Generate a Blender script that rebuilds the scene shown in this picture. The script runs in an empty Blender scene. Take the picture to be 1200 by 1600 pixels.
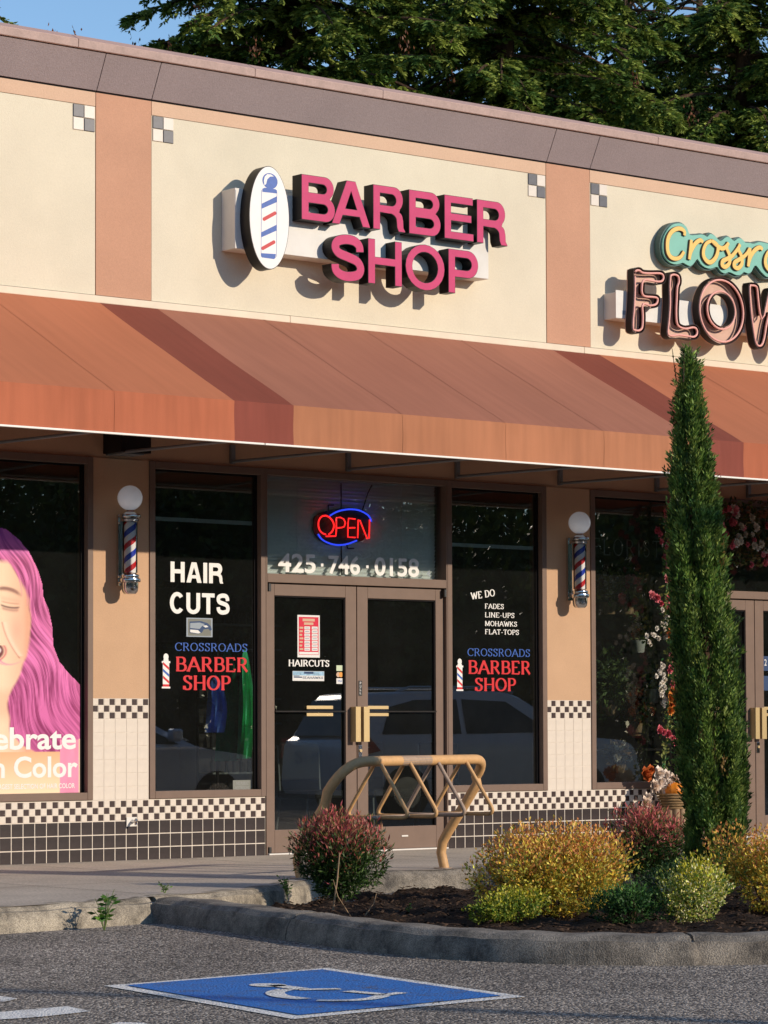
import bpy, bmesh, math, random
import numpy as np
from mathutils import Vector, Matrix
from mathutils.geometry import tessellate_polygon
S = bpy.context.scene
COL = S.collection
R_ = math.radians
PI = math.pi
random.seed(7)
rng = np.random.default_rng(7)

# ------------------------------------------------------------------ camera, world, sun, exposure
CAM = (-12.556, -19.983, 1.058)
YAW, PITCH, ROLL = R_(39.225), R_(2.493), R_(-0.189)
FPX, CX, CY = 4685.3, 600.0, 932.5
fw = Vector((math.sin(YAW)*math.cos(PITCH), math.cos(YAW)*math.cos(PITCH), math.sin(PITCH)))
rt0 = Vector((math.cos(YAW), -math.sin(YAW), 0.0))
up0 = rt0.cross(fw)
rt = math.cos(ROLL)*rt0 + math.sin(ROLL)*up0
up = -math.sin(ROLL)*rt0 + math.cos(ROLL)*up0
cam = bpy.data.cameras.new('camera')
camo = bpy.data.objects.new('camera', cam)
COL.objects.link(camo)
cam.sensor_fit = 'VERTICAL'; cam.sensor_height = 36.0; cam.sensor_width = 27.0
cam.lens = FPX/1600*36.0
cam.shift_x = 0.0
cam.shift_y = (CY-800)/1600.0
cam.clip_start = 0.1; cam.clip_end = 1500
m = Matrix((rt, up, -fw)).transposed().to_4x4()
m.translation = Vector(CAM)
camo.matrix_world = m
S.camera = camo

SUND = Vector((.45, -1.0, .391)).normalized()      # towards the sun
w = bpy.data.worlds.new('World'); S.world = w; w.use_nodes = True
nt = w.node_tree
for n in list(nt.nodes): nt.nodes.remove(n)
sky = nt.nodes.new('ShaderNodeTexSky'); sky.sky_type = 'NISHITA'; sky.sun_disc = False
sky.sun_elevation = math.asin(SUND.z); sky.sun_rotation = math.atan2(SUND.x, SUND.y)
sky.air_density = 1.0; sky.dust_density = 0.0; sky.ozone_density = 3.5; sky.altitude = 0
bg = nt.nodes.new('ShaderNodeBackground'); bg.inputs[1].default_value = 0.125
wo = nt.nodes.new('ShaderNodeOutputWorld')
nt.links.new(sky.outputs[0], bg.inputs[0]); nt.links.new(bg.outputs[0], wo.inputs[0])
sl = bpy.data.lights.new('sun', 'SUN'); sl.energy = 3.1; sl.angle = R_(0.53); sl.color = (1.0, .875, .72)
so = bpy.data.objects.new('sun', sl); COL.objects.link(so)
so.rotation_euler = SUND.to_track_quat('Z', 'Y').to_euler()
so.location = (10, -20, 20)
S.view_settings.view_transform = 'Standard'; S.view_settings.look = 'None'
S.view_settings.exposure = 0.42; S.view_settings.gamma = 1.0
S.render.engine = 'CYCLES'
S.cycles.max_bounces = 8; S.cycles.transparent_max_bounces = 12
S.render.resolution_x = 768; S.render.resolution_y = 1024

def ray(x, y): return fw + rt*((x-CX)/FPX) - up*((y-CY)/FPX)
def atY(x, y, Y=0.0):
    d = ray(x, y); t = (Y-CAM[1])/d.y; return Vector(CAM)+d*t
def atZ(x, y, Z=0.0):
    d = ray(x, y); t = (Z-CAM[2])/d.z; return Vector(CAM)+d*t

# ------------------------------------------------------------------ materials
MATS = {}
def nd(t, k, **kw):
    n = t.nodes.new(k)
    for a, b in kw.items(): setattr(n, a, b)
    return n
def base(name):
    m = bpy.data.materials.new(name); m.use_nodes = True
    t = m.node_tree; b = t.nodes['Principled BSDF']; MATS[name] = m
    return m, t, b
def hexc(r, g, b):
    f = lambda c: (c/255/12.92) if c/255 <= .04045 else ((c/255+.055)/1.055)**2.4
    return (f(r), f(g), f(b))
def c4(c): return (c[0], c[1], c[2], 1.0)
def mat(name, col, rough=.6, spec=.4, metal=0, var=.0, vs=4., var2=0., vs2=60., bump=0., bs=80., dist=.01, stretch=(1,1,1), emit=0, attr=False, coat=0, sss=0):
    m, t, b = base(name)
    b.inputs['Base Color'].default_value = c4(col)
    b.inputs['Roughness'].default_value = rough
    b.inputs['Specular IOR Level'].default_value = spec
    b.inputs['Metallic'].default_value = metal
    if coat: b.inputs['Coat Weight'].default_value = coat
    tc = nd(t, 'ShaderNodeTexCoord'); mp = nd(t, 'ShaderNodeMapping'); mp.inputs['Scale'].default_value = stretch
    t.links.new(tc.outputs['Object'], mp.inputs[0])
    src = None
    if attr:
        a = nd(t, 'ShaderNodeAttribute'); a.attribute_name = 'Col'; src = a.outputs['Color']
    def mul(src, amt, sc, detail):
        n = nd(t, 'ShaderNodeTexNoise'); n.inputs['Scale'].default_value = sc; n.inputs['Detail'].default_value = detail
        n.inputs['Roughness'].default_value = .6
        t.links.new(mp.outputs[0], n.inputs[0])
        r = nd(t, 'ShaderNodeMapRange'); r.inputs['From Min'].default_value = .3; r.inputs['From Max'].default_value = .7
        r.inputs['To Min'].default_value = 1-amt; r.inputs['To Max'].default_value = 1+amt
        t.links.new(n.outputs['Fac'], r.inputs['Value'])
        x = nd(t, 'ShaderNodeVectorMath', operation='SCALE')
        if src is None: x.inputs[0].default_value = col
        else: t.links.new(src, x.inputs[0])
        t.links.new(r.outputs[0], x.inputs['Scale'])
        return x.outputs[0]
    if var: src = mul(src, var, vs, 6)
    if var2: src = mul(src, var2, vs2, 3)
    if src is not None: t.links.new(src, b.inputs['Base Color'])
    if bump:
        n = nd(t, 'ShaderNodeTexNoise'); n.inputs['Scale'].default_value = bs; n.inputs['Detail'].default_value = 5
        t.links.new(mp.outputs[0], n.inputs[0])
        bp = nd(t, 'ShaderNodeBump'); bp.inputs['Strength'].default_value = bump; bp.inputs['Distance'].default_value = dist
        t.links.new(n.outputs['Fac'], bp.inputs['Height']); t.links.new(bp.outputs[0], b.inputs['Normal'])
    if emit:
        b.inputs['Emission Color'].default_value = c4(col); b.inputs['Emission Strength'].default_value = emit
    return m

mat('cream_stucco', (.68,.60,.455), .85, .2, var=.07, vs=1.1, var2=.04, vs2=60, bump=.4, bs=120, dist=.005)
mat('peach_stucco', (.62,.41,.28), .85, .2, var=.05, vs=1.5, var2=.05, vs2=90, bump=.35, bs=160, dist=.004)
mat('terracotta_stucco', (.52,.28,.18), .85, .2, var=.07, vs=1.2, var2=.06, vs2=90, bump=.4, bs=140, dist=.005)
mat('tan_stucco', (.55,.345,.21), .85, .2, var=.06, vs=2., var2=.05, vs2=90, bump=.35, bs=150, dist=.004)
mat('mauve_stucco', (.31,.245,.24), .85, .2, var=.06, vs=1.5, var2=.10, vs2=70, bump=.5, bs=110, dist=.006)
mat('coping_metal', (.48,.31,.255), .55, .4, var=.08, vs=3, var2=.06, vs2=60, stretch=(1,1,4))
mat('coping_dirty', (.40,.27,.23), .6, .4, var=.14, vs=6, var2=.10, vs2=60)  # darker, mottled copy of the coping metal: front face shade put into the colour
mat('trim_cream', (.72,.60,.45), .6, .4, var=.06, vs=5)
mat('trim_white', (.82,.78,.70), .5, .4)
mat('brown_frame', (.185,.122,.090), .5, .25, var=.06, vs=8, bump=.05, bs=200, dist=.002)
mat('dark_gap', (.012,.010,.010), .8, .1)
mat('grout', (.72,.63,.53), .9, .1, var=.1, vs=20)
mat('tile_black', (.034,.024,.023), .35, .3, var=.35, vs=9, bump=.03, bs=30, dist=.003)
mat('tile_brown', (.050,.030,.027), .35, .3, var=.3, vs=12)
mat('tile_cream', (.70,.61,.51), .25, .5, var=.05, vs=14)
mat('tile_corner_dark', (.075,.07,.08), .4, .5, var=.2, vs=20)
mat('black_metal', (.014,.011,.010), .4, .2, var=.3, vs=8)
mat('sign_pink', (.54,.055,.150), .5, .15, var=.07, vs=6, var2=.03, vs2=50)
mat('sign_white', (.78,.74,.70), .5, .4, var=.03, vs=5)
mat('sign_blue', (.030,.095,.36), .45, .4, var=.12, vs=30)
mat('sign_red', (.50,.015,.02), .45, .4)
mat('raceway_white', (.70,.66,.60), .6, .4, var=.08, vs=4)
mat('teal_face', (.19,.46,.36), .45, .4, var=.04, vs=6)
mat('teal_edge', (.045,.10,.095), .5, .4)
mat('sign_yellow', (.80,.50,.12), .45, .4)
mat('script_edge', (.16,.08,.045), .6, .3)
mat('copper', (.60,.36,.26), .5, .4, metal=.0, var=.1, vs=8)
mat('channel_brown', (.026,.013,.011), .5, .2, var=.2, vs=8)
mat('neon_pink', (.82,.40,.33), .3, .5)
mat('chrome', (.62,.60,.58), .14, .5, metal=1, var=.05, vs=20)
mat('globe_white', (.80,.83,.88), .12, .6, coat=.5, emit=.10)
mat('brass', (.62,.45,.22), .35, .5, metal=.55)
mat('blind', (.86,.90,.87), .6, .3)
mat('interior_wall', (.22,.22,.19), .9, .1, var=.2, vs=2)
mat('interior_floor', (.10,.09,.08), .6, .3)
mat('black_plastic', (.012,.012,.012), .4, .5)
mat('text_white', (.80,.77,.72), .5, .3)
mat('text_red', (.62,.015,.02), .5, .3)
mat('text_blue', (.035,.11,.42), .5, .3)
mat('text_gray', (.30,.30,.28), .5, .3)
mat('paper', (.74,.72,.68), .7, .2)
mat('price_red', (.62,.03,.06), .6, .2)
mat('pale_blue', (.30,.47,.60), .6, .2, var=.4, vs=25)
mat('navy', (.02,.05,.13), .5, .3)
mat('gray_print', (.28,.32,.36), .5, .3)
mat('card_orange', (.75,.32,.06), .5, .3)
mat('card_green', (.55,.62,.42), .5, .3)
mat('cape_green', (.10,.70,.34), .7, .2, var=.2, vs=4)
mat('cape_dark_green', (.02,.22,.11), .7, .2, var=.2, vs=4)
mat('cape_blue', (.06,.14,.48), .7, .2, var=.2, vs=4)
mat('rack_paint', (.62,.355,.15), .55, .4, var=.09, vs=5, var2=.07, vs2=40, bump=.1, bs=90, dist=.003)
mat('rack_worn', (.36,.26,.19), .6, .4, var=.15, vs=12, var2=.15, vs2=60)
mat('concrete', (.48,.41,.33), .9, .2, var=.14, vs=1.6, var2=.30, vs2=48, bump=.5, bs=170, dist=.006)
mat('soil', (.035,.023,.016), .95, .1, var=.4, vs=9, var2=.4, vs2=90, bump=.8, bs=60, dist=.02)
mat('mulch', (.06,.037,.024), .9, .1, attr=False, var=.5, vs=30)
mat('pebble', (.20,.18,.155), .8, .2, var=.3, vs=5)
mat('bark', (.075,.045,.03), .9, .1, var=.3, vs=8, bump=.8, bs=25, dist=.03, stretch=(1,1,.25))
mat('leaf', (.1,.1,.1), .55, .35, attr=True)
mat('conifer_leaf', (.1,.1,.1), .7, .2, attr=True)
for _k in ('leaf','conifer_leaf'):
    _t=MATS[_k].node_tree; _b=_t.nodes['Principled BSDF']; _o=[n for n in _t.nodes if n.type=='OUTPUT_MATERIAL'][0]; _a=[n for n in _t.nodes if n.type=='ATTRIBUTE'][0]
    _tl=nd(_t,'ShaderNodeBsdfTranslucent'); _t.links.new(_a.outputs['Color'],_tl.inputs[0]); _m=nd(_t,'ShaderNodeMixShader'); _m.inputs[0].default_value=.25
    _t.links.new(_b.outputs[0],_m.inputs[1]); _t.links.new(_tl.outputs[0],_m.inputs[2]); _t.links.new(_m.outputs[0],_o.inputs[0])
mat('petal', (.1,.1,.1), .6, .25, attr=True)
mat('print', (.5,.5,.5), .45, .3, attr=True)
mat('pumpkin', (.75,.24,.02), .45, .4, var=.15, vs=12)
mat('wicker', (.30,.19,.09), .8, .2, var=.4, vs=25, stretch=(1,1,3))
mat('log', (.33,.22,.13), .85, .2, var=.45, vs=25, stretch=(1,1,.2))
mat('pot_white', (.66,.66,.62), .4, .4)
mat('car_silver', (.66,.70,.76), .35, .4, metal=.25, coat=.25)
mat('car_blue', (.66,.76,.88), .25, .5, metal=.4, coat=.6)
mat('car_glass', (.012,.015,.018), .05, .6)
mat('tyre', (.02,.02,.02), .8, .2)
mat('lamp_red', (.40,.01,.015), .2, .6)
mat('pole_grey', (.20,.21,.21), .5, .5, metal=.4)
mat('roof_gravel', (.30,.28,.26), .95, .1, var=.1, vs=10)
mat('back_wall', (.45,.38,.30), .9, .2, var=.05, vs=2)
def emis(name, col, st):
    m, t, b = base(name); b.inputs['Base Color'].default_value = c4(col)
    b.inputs['Emission Color'].default_value = c4(col); b.inputs['Emission Strength'].default_value = st
emis('neon_red', (1.0,.022,.022), 1.25)
emis('neon_blue', (.03,.075,1.0), .95)
emis('lit_tube', (1.0,.62,.25), .7)
mat('neon_off', (.55,.55,.52), .3, .5)

# asphalt: coarse light and dark stones
m, t, b = base('asphalt')
tc = nd(t,'ShaderNodeTexCoord'); vo = nd(t,'ShaderNodeTexVoronoi'); vo.inputs['Scale'].default_value = 84
t.links.new(tc.outputs['Object'], vo.inputs['Vector'])
rp = nd(t,'ShaderNodeValToRGB'); t.links.new(vo.outputs['Color'], rp.inputs[0])
e = rp.color_ramp.elements; e[0].position=.1; e[0].color=(.045,.040,.036,1); e[1].position=.93; e[1].color=(.74,.64,.53,1)
x = rp.color_ramp.elements.new(.55); x.color=(.175,.150,.128,1)
n1 = nd(t,'ShaderNodeTexNoise'); n1.inputs['Scale'].default_value=.9; n1.inputs['Detail'].default_value=7; t.links.new(tc.outputs['Object'], n1.inputs[0])
r1 = nd(t,'ShaderNodeMapRange'); r1.inputs['From Min'].default_value=.3; r1.inputs['From Max'].default_value=.7; r1.inputs['To Min'].default_value=.72; r1.inputs['To Max'].default_value=1.22
t.links.new(n1.outputs['Fac'], r1.inputs[0])
sc = nd(t,'ShaderNodeVectorMath',operation='SCALE'); t.links.new(rp.outputs[0], sc.inputs[0]); t.links.new(r1.outputs[0], sc.inputs['Scale'])
t.links.new(sc.outputs[0], b.inputs['Base Color']); b.inputs['Roughness'].default_value=.85; b.inputs['Specular IOR Level'].default_value=.25
bp = nd(t,'ShaderNodeBump'); bp.inputs['Strength'].default_value=.9; bp.inputs['Distance'].default_value=.012
t.links.new(vo.outputs['Distance'], bp.inputs['Height']); bp.invert=True; t.links.new(bp.outputs[0], b.inputs['Normal'])

# painted road markings: paint worn through to the stones
def paint(name, col):
    m, t, b = base(name)
    tc = nd(t,'ShaderNodeTexCoord'); vo = nd(t,'ShaderNodeTexVoronoi'); vo.inputs['Scale'].default_value = 84
    t.links.new(tc.outputs['Object'], vo.inputs['Vector'])
    n = nd(t,'ShaderNodeTexNoise'); n.inputs['Scale'].default_value=5; n.inputs['Detail'].default_value=9; n.inputs['Roughness'].default_value=.75
    t.links.new(tc.outputs['Object'], n.inputs[0])
    a = nd(t,'ShaderNodeMath',operation='ADD'); t.links.new(n.outputs['Fac'], a.inputs[0]); 
    k = nd(t,'ShaderNodeMath',operation='MULTIPLY'); k.inputs[1].default_value=.35; t.links.new(vo.outputs['Distance'], k.inputs[0]); t.links.new(k.outputs[0], a.inputs[1])
    r = nd(t,'ShaderNodeValToRGB'); r.color_ramp.elements[0].position=.73; r.color_ramp.elements[1].position=.88
    t.links.new(a.outputs[0], r.inputs[0])
    mx = nd(t,'ShaderNodeMix',data_type='RGBA'); t.links.new(r.outputs[0], mx.inputs['Factor'])
    mx.inputs['A'].default_value=c4(col); mx.inputs['B'].default_value=(.09,.08,.075,1)
    sh = nd(t,'ShaderNodeMapRange'); sh.inputs['To Min'].default_value=.8; sh.inputs['To Max'].default_value=1.12
    t.links.new(vo.outputs['Color'], sh.inputs[0])
    s2 = nd(t,'ShaderNodeVectorMath',operation='SCALE'); t.links.new(mx.outputs['Result'], s2.inputs[0]); t.links.new(sh.outputs[0], s2.inputs['Scale'])
    t.links.new(s2.outputs[0], b.inputs['Base Color']); b.inputs['Roughness'].default_value=.7
    bp = nd(t,'ShaderNodeBump'); bp.inputs['Strength'].default_value=.6; bp.inputs['Distance'].default_value=.010; bp.invert=True
    t.links.new(vo.outputs['Distance'], bp.inputs['Height']); t.links.new(bp.outputs[0], b.inputs['Normal'])
paint('paint_white', (.84,.80,.73)); paint('paint_blue', (.014,.165,.52))

# worn, stained kerb concrete; the darker version also has shade in its colour
def kerbmat(name, c1, c2):
    m, t, b = base(name)
    tc = nd(t,'ShaderNodeTexCoord')
    n = nd(t,'ShaderNodeTexNoise'); n.inputs['Scale'].default_value=5; n.inputs['Detail'].default_value=9; n.inputs['Roughness'].default_value=.72
    t.links.new(tc.outputs['Object'], n.inputs[0])
    r = nd(t,'ShaderNodeValToRGB'); r.color_ramp.elements[0].position=.36; r.color_ramp.elements[1].position=.62
    r.color_ramp.elements[0].color=c4(c1); r.color_ramp.elements[1].color=c4(c2); t.links.new(n.outputs['Fac'], r.inputs[0])
    n2 = nd(t,'ShaderNodeTexNoise'); n2.inputs['Scale'].default_value=130; n2.inputs['Detail'].default_value=3; t.links.new(tc.outputs['Object'], n2.inputs[0])
    mr = nd(t,'ShaderNodeMapRange'); mr.inputs['From Min'].default_value=.3; mr.inputs['From Max'].default_value=.7; mr.inputs['To Min'].default_value=.6; mr.inputs['To Max'].default_value=1.4
    t.links.new(n2.outputs['Fac'], mr.inputs[0])
    s2 = nd(t,'ShaderNodeVectorMath',operation='SCALE'); t.links.new(r.outputs[0], s2.inputs[0]); t.links.new(mr.outputs[0], s2.inputs['Scale'])
    t.links.new(s2.outputs[0], b.inputs['Base Color']); b.inputs['Roughness'].default_value=.92
    bp = nd(t,'ShaderNodeBump'); bp.inputs['Strength'].default_value=.9; bp.inputs['Distance'].default_value=.012
    a = nd(t,'ShaderNodeMath',operation='ADD'); t.links.new(n.outputs['Fac'],a.inputs[0]); t.links.new(n2.outputs['Fac'],a.inputs[1])
    t.links.new(a.outputs[0], bp.inputs['Height']); t.links.new(bp.outputs[0], b.inputs['Normal'])
kerbmat('kerb_dark', (.075,.066,.056), (.30,.26,.21)); kerbmat('kerb_light', (.12,.10,.075), (.46,.39,.29))

# awning canvas: faded cloth with streaks and mould near the fold
def canvas(name, col, stain=.35, mould=True):
    m, t, b = base(name)
    tc = nd(t,'ShaderNodeTexCoord')
    mp = nd(t,'ShaderNodeMapping'); mp.inputs['Scale'].default_value=(9,.6,.7); t.links.new(tc.outputs['Object'], mp.inputs[0])
    n = nd(t,'ShaderNodeTexNoise'); n.inputs['Scale'].default_value=1.6; n.inputs['Detail'].default_value=7; t.links.new(mp.outputs[0], n.inputs[0])
    n3 = nd(t,'ShaderNodeTexNoise'); n3.inputs['Scale'].default_value=.9; n3.inputs['Detail'].default_value=5; t.links.new(tc.outputs['Object'], n3.inputs[0])
    ad = nd(t,'ShaderNodeMath',operation='ADD'); t.links.new(n.outputs['Fac'],ad.inputs[0]); t.links.new(n3.outputs['Fac'],ad.inputs[1])
    mr = nd(t,'ShaderNodeMapRange'); mr.inputs['From Min'].default_value=.7; mr.inputs['From Max'].default_value=1.3; mr.inputs['To Min'].default_value=1-stain*.5; mr.inputs['To Max'].default_value=1+stain*.4
    t.links.new(ad.outputs[0], mr.inputs[0])
    s2 = nd(t,'ShaderNodeVectorMath',operation='SCALE'); s2.inputs[0].default_value=col; t.links.new(mr.outputs[0], s2.inputs['Scale'])
    out = s2.outputs[0]
    if mould:
        sp = nd(t,'ShaderNodeSeparateXYZ'); t.links.new(tc.outputs['Object'], sp.inputs[0])
        # band just under the fold, z 3.38 .. 3.53
        z = nd(t,'ShaderNodeMapRange'); z.inputs['From Min'].default_value=3.38; z.inputs['From Max'].default_value=3.53; t.links.new(sp.outputs['Z'], z.inputs[0])
        n4 = nd(t,'ShaderNodeTexNoise'); n4.inputs['Scale'].default_value=3; n4.inputs['Detail'].default_value=8; t.links.new(mp.outputs[0], n4.inputs[0])
        r4 = nd(t,'ShaderNodeMapRange'); r4.inputs['From Min'].default_value=.30; r4.inputs['From Max'].default_value=.56; t.links.new(n4.outputs['Fac'], r4.inputs[0])
        pw = nd(t,'ShaderNodeMath',operation='POWER'); t.links.new(z.outputs[0],pw.inputs[0]); pw.inputs[1].default_value=1.3
        mu = nd(t,'ShaderNodeMath',operation='MULTIPLY'); t.links.new(pw.outputs[0],mu.inputs[0]); t.links.new(r4.outputs[0],mu.inputs[1])
        m8 = nd(t,'ShaderNodeMath',operation='MULTIPLY'); t.links.new(mu.outputs[0],m8.inputs[0]); m8.inputs[1].default_value=.95
        mx = nd(t,'ShaderNodeMix',data_type='RGBA'); t.links.new(m8.outputs[0], mx.inputs['Factor']); t.links.new(out, mx.inputs['A']); mx.inputs['B'].default_value=(.12,.085,.04,1)
        out = mx.outputs['Result']
    t.links.new(out, b.inputs['Base Color']); b.inputs['Roughness'].default_value=.8; b.inputs['Specular IOR Level'].default_value=.2
    n5 = nd(t,'ShaderNodeTexNoise'); n5.inputs['Scale'].default_value=140; n5.inputs['Detail'].default_value=3; t.links.new(tc.outputs['Object'], n5.inputs[0])
    bp = nd(t,'ShaderNodeBump'); bp.inputs['Strength'].default_value=.3; bp.inputs['Distance'].default_value=.003
    t.links.new(n5.outputs['Fac'], bp.inputs['Height']); t.links.new(bp.outputs[0], b.inputs['Normal'])
canvas('canvas_orange_top', (.44,.150,.072), .14, False); canvas('canvas_orange_front', (.43,.128,.062), .30)
canvas('canvas_faded_top', (.345,.138,.085), .2, False); canvas('canvas_faded_front', (.43,.172,.085), .30)
canvas('canvas_dark', (.215,.056,.034), .2, False); canvas('canvas_dark_front', (.235,.060,.040), .3, False)

# window glass: tinted, with real reflections
m, t, b = base('glass')
t.nodes.remove(b); out = [n for n in t.nodes if n.type=='OUTPUT_MATERIAL'][0]
tr = nd(t,'ShaderNodeBsdfTransparent'); tr.inputs[0].default_value=(.60,.65,.62,1)
gl = nd(t,'ShaderNodeBsdfGlossy'); gl.inputs['Roughness'].default_value=.004; gl.inputs[0].default_value=(1,1,1,1)
fr = nd(t,'ShaderNodeFresnel'); fr.inputs[0].default_value=1.52
mu = nd(t,'ShaderNodeMath',operation='MULTIPLY'); mu.inputs[1].default_value=3.0; t.links.new(fr.outputs[0],mu.inputs[0])
mx = nd(t,'ShaderNodeMixShader'); t.links.new(mu.outputs[0],mx.inputs[0]); t.links.new(tr.outputs[0],mx.inputs[1]); t.links.new(gl.outputs[0],mx.inputs[2]); df = nd(t,'ShaderNodeBsdfDiffuse'); df.inputs[0].default_value=(.75,.76,.70,1)
dn = nd(t,'ShaderNodeTexNoise'); dn.inputs['Scale'].default_value=3; dn.inputs['Detail'].default_value=8; tcg = nd(t,'ShaderNodeTexCoord'); t.links.new(tcg.outputs['Object'],dn.inputs[0])
dr = nd(t,'ShaderNodeMapRange'); dr.inputs['To Min'].default_value=.002; dr.inputs['To Max'].default_value=.013; t.links.new(dn.outputs['Fac'],dr.inputs[0])
mx2 = nd(t,'ShaderNodeMixShader'); t.links.new(dr.outputs[0],mx2.inputs[0]); t.links.new(mx.outputs[0],mx2.inputs[1]); t.links.new(df.outputs[0],mx2.inputs[2]); t.links.new(mx2.outputs[0],out.inputs[0])
MATS['glass_pale']=m.copy(); [setattr(q.inputs[0],'default_value',(.86,.90,.88,1)) for q in MATS['glass_pale'].node_tree.nodes if q.type=='BSDF_TRANSPARENT']
m, t, b = base('glass_clear')
b.inputs['Base Color'].default_value=(1,1,1,1); t.nodes.remove(b); out = [n for n in t.nodes if n.type=='OUTPUT_MATERIAL'][0]
tr = nd(t,'ShaderNodeBsdfTransparent'); tr.inputs[0].default_value=(.92,.92,.92,1)
gl = nd(t,'ShaderNodeBsdfGlossy'); gl.inputs['Roughness'].default_value=.02
fr = nd(t,'ShaderNodeFresnel'); fr.inputs[0].default_value=1.5
mx = nd(t,'ShaderNodeMixShader'); t.links.new(fr.outputs[0],mx.inputs[0]); t.links.new(tr.outputs[0],mx.inputs[1]); t.links.new(gl.outputs[0],mx.inputs[2]); t.links.new(mx.outputs[0],out.inputs[0])

# barber stripes around a cylinder (local z up)
m, t, b = base('barber_stripes')
tc = nd(t,'ShaderNodeTexCoord'); sp = nd(t,'ShaderNodeSeparateXYZ'); t.links.new(tc.outputs['Object'], sp.inputs[0])
an = nd(t,'ShaderNodeMath',operation='ARCTAN2'); t.links.new(sp.outputs['Y'],an.inputs[0]); t.links.new(sp.outputs['X'],an.inputs[1])
d1 = nd(t,'ShaderNodeMath',operation='MULTIPLY'); t.links.new(an.outputs[0],d1.inputs[0]); d1.inputs[1].default_value=-1/(2*PI)
d2 = nd(t,'ShaderNodeMath',operation='MULTIPLY'); t.links.new(sp.outputs['Z'],d2.inputs[0]); d2.inputs[1].default_value=1/.205
ad = nd(t,'ShaderNodeMath',operation='ADD'); t.links.new(d1.outputs[0],ad.inputs[0]); t.links.new(d2.outputs[0],ad.inputs[1])
of = nd(t,'ShaderNodeMath',operation='ADD'); t.links.new(ad.outputs[0],of.inputs[0]); of.inputs[1].default_value=10.10
fc = nd(t,'ShaderNodeMath',operation='FRACT'); t.links.new(of.outputs[0],fc.inputs[0])
rp = nd(t,'ShaderNodeValToRGB'); rp.color_ramp.interpolation='CONSTANT'; t.links.new(fc.outputs[0],rp.inputs[0])
el = rp.color_ramp.elements; el[0].position=0; el[0].color=(.012,.035,.36,1); el[1].position=.24; el[1].color=(.78,.76,.72,1)
x = el.new(.5); x.color=(.50,.012,.018,1); x = el.new(.74); x.color=(.78,.76,.72,1)
t.links.new(rp.outputs[0], b.inputs['Base Color']); b.inputs['Roughness'].default_value=.25

# ------------------------------------------------------------------ mesh helpers
class MB:
    def __init__(s): s.v=[]; s.f=[]; s.m=[]; s.mi=0
    def add(s, vs, fs):
        o=len(s.v); s.v+=[tuple(p) for p in vs]
        for f in fs: s.f.append([o+i for i in f]); s.m.append(s.mi)
        return s
    def box(s, x0,x1,y0,y1,z0,z1):
        return s.add([(x0,y0,z0),(x1,y0,z0),(x1,y1,z0),(x0,y1,z0),(x0,y0,z1),(x1,y0,z1),(x1,y1,z1),(x0,y1,z1)],
            [(0,3,2,1),(4,5,6,7),(0,1,5,4),(1,2,6,5),(2,3,7,6),(3,0,4,7)])
    def cbox(s, x0,x1,y0,y1,z0,z1, c=.004):
        # box with chamfered front (-y) edges
        return s.add([(x0,y1,z0),(x1,y1,z0),(x1,y1,z1),(x0,y1,z1),(x0,y0+c,z0),(x1,y0+c,z0),(x1,y0+c,z1),(x0,y0+c,z1),
                      (x0+c,y0,z0+c),(x1-c,y0,z0+c),(x1-c,y0,z1-c),(x0+c,y0,z1-c)],
            [(1,0,3,2),(0,1,5,4),(1,2,6,5),(2,3,7,6),(3,0,4,7),(4,5,9,8),(5,6,10,9),(6,7,11,10),(7,4,8,11),(8,9,10,11)])
    def quad(s,a,b,c,d): return s.add([a,b,c,d],[(0,1,2,3)])
    def prism_x(s, prof, x0, x1):       # prof: (y,z) closed, counter-clockwise seen from +x
        n=len(prof)
        return s.add([(x0,y,z) for y,z in prof]+[(x1,y,z) for y,z in prof],
            [tuple(range(n-1,-1,-1)), tuple(range(n,2*n))]+[(i,(i+1)%n,n+(i+1)%n,n+i) for i in range(n)])
    def tube(s, pts, r, n=10, closed=False):
        pts=[Vector(p) for p in pts]; N=len(pts)
        rr = r if isinstance(r,(list,tuple)) else [r]*N
        tang=[]
        for i in range(N):
            a=pts[(i-1)%N] if (closed or i>0) else pts[0]; b=pts[(i+1)%N] if (closed or i<N-1) else pts[-1]
            d=(b-a); tang.append(d.normalized() if d.length>1e-9 else Vector((0,0,1)))
        ref=Vector((0,0,1)) if abs(tang[0].z)<.9 else Vector((0,1,0))
        nrm=tang[0].cross(ref).normalized(); vs=[]
        for i in range(N):
            nrm=(nrm-tang[i]*nrm.dot(tang[i])).normalized(); bn=tang[i].cross(nrm)
            for k in range(n):
                a=2*PI*k/n; vs.append(pts[i]+(nrm*math.cos(a)+bn*math.sin(a))*rr[i])
        fs=[]
        for i in range(N if closed else N-1):
            j=(i+1)%N
            for k in range(n): fs.append((i*n+k,i*n+(k+1)%n,j*n+(k+1)%n,j*n+k))
        if not closed: fs.append(tuple(range(n-1,-1,-1))); fs.append(tuple((N-1)*n+k for k in range(n)))
        return s.add(vs,fs)
    def lathe(s, prof, n=24, c=(0,0,0)):   # prof (r,z)
        vs=[]
        for r,z in prof:
            for k in range(n):
                a=2*PI*k/n; vs.append((c[0]+r*math.cos(a),c[1]+r*math.sin(a),c[2]+z))
        fs=[]
        for i in range(len(prof)-1):
            for k in range(n): fs.append((i*n+k,i*n+(k+1)%n,(i+1)*n+(k+1)%n,(i+1)*n+k))
        fs.append(tuple(range(n-1,-1,-1))); fs.append(tuple((len(prof)-1)*n+k for k in range(n)))
        return s.add(vs,fs)
    def poly(s, pts, flip=False):
        tris = tessellate_polygon([[Vector((p[0],p[1],0)) if len(p)==2 else Vector(p) for p in pts]])
        return tris
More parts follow.
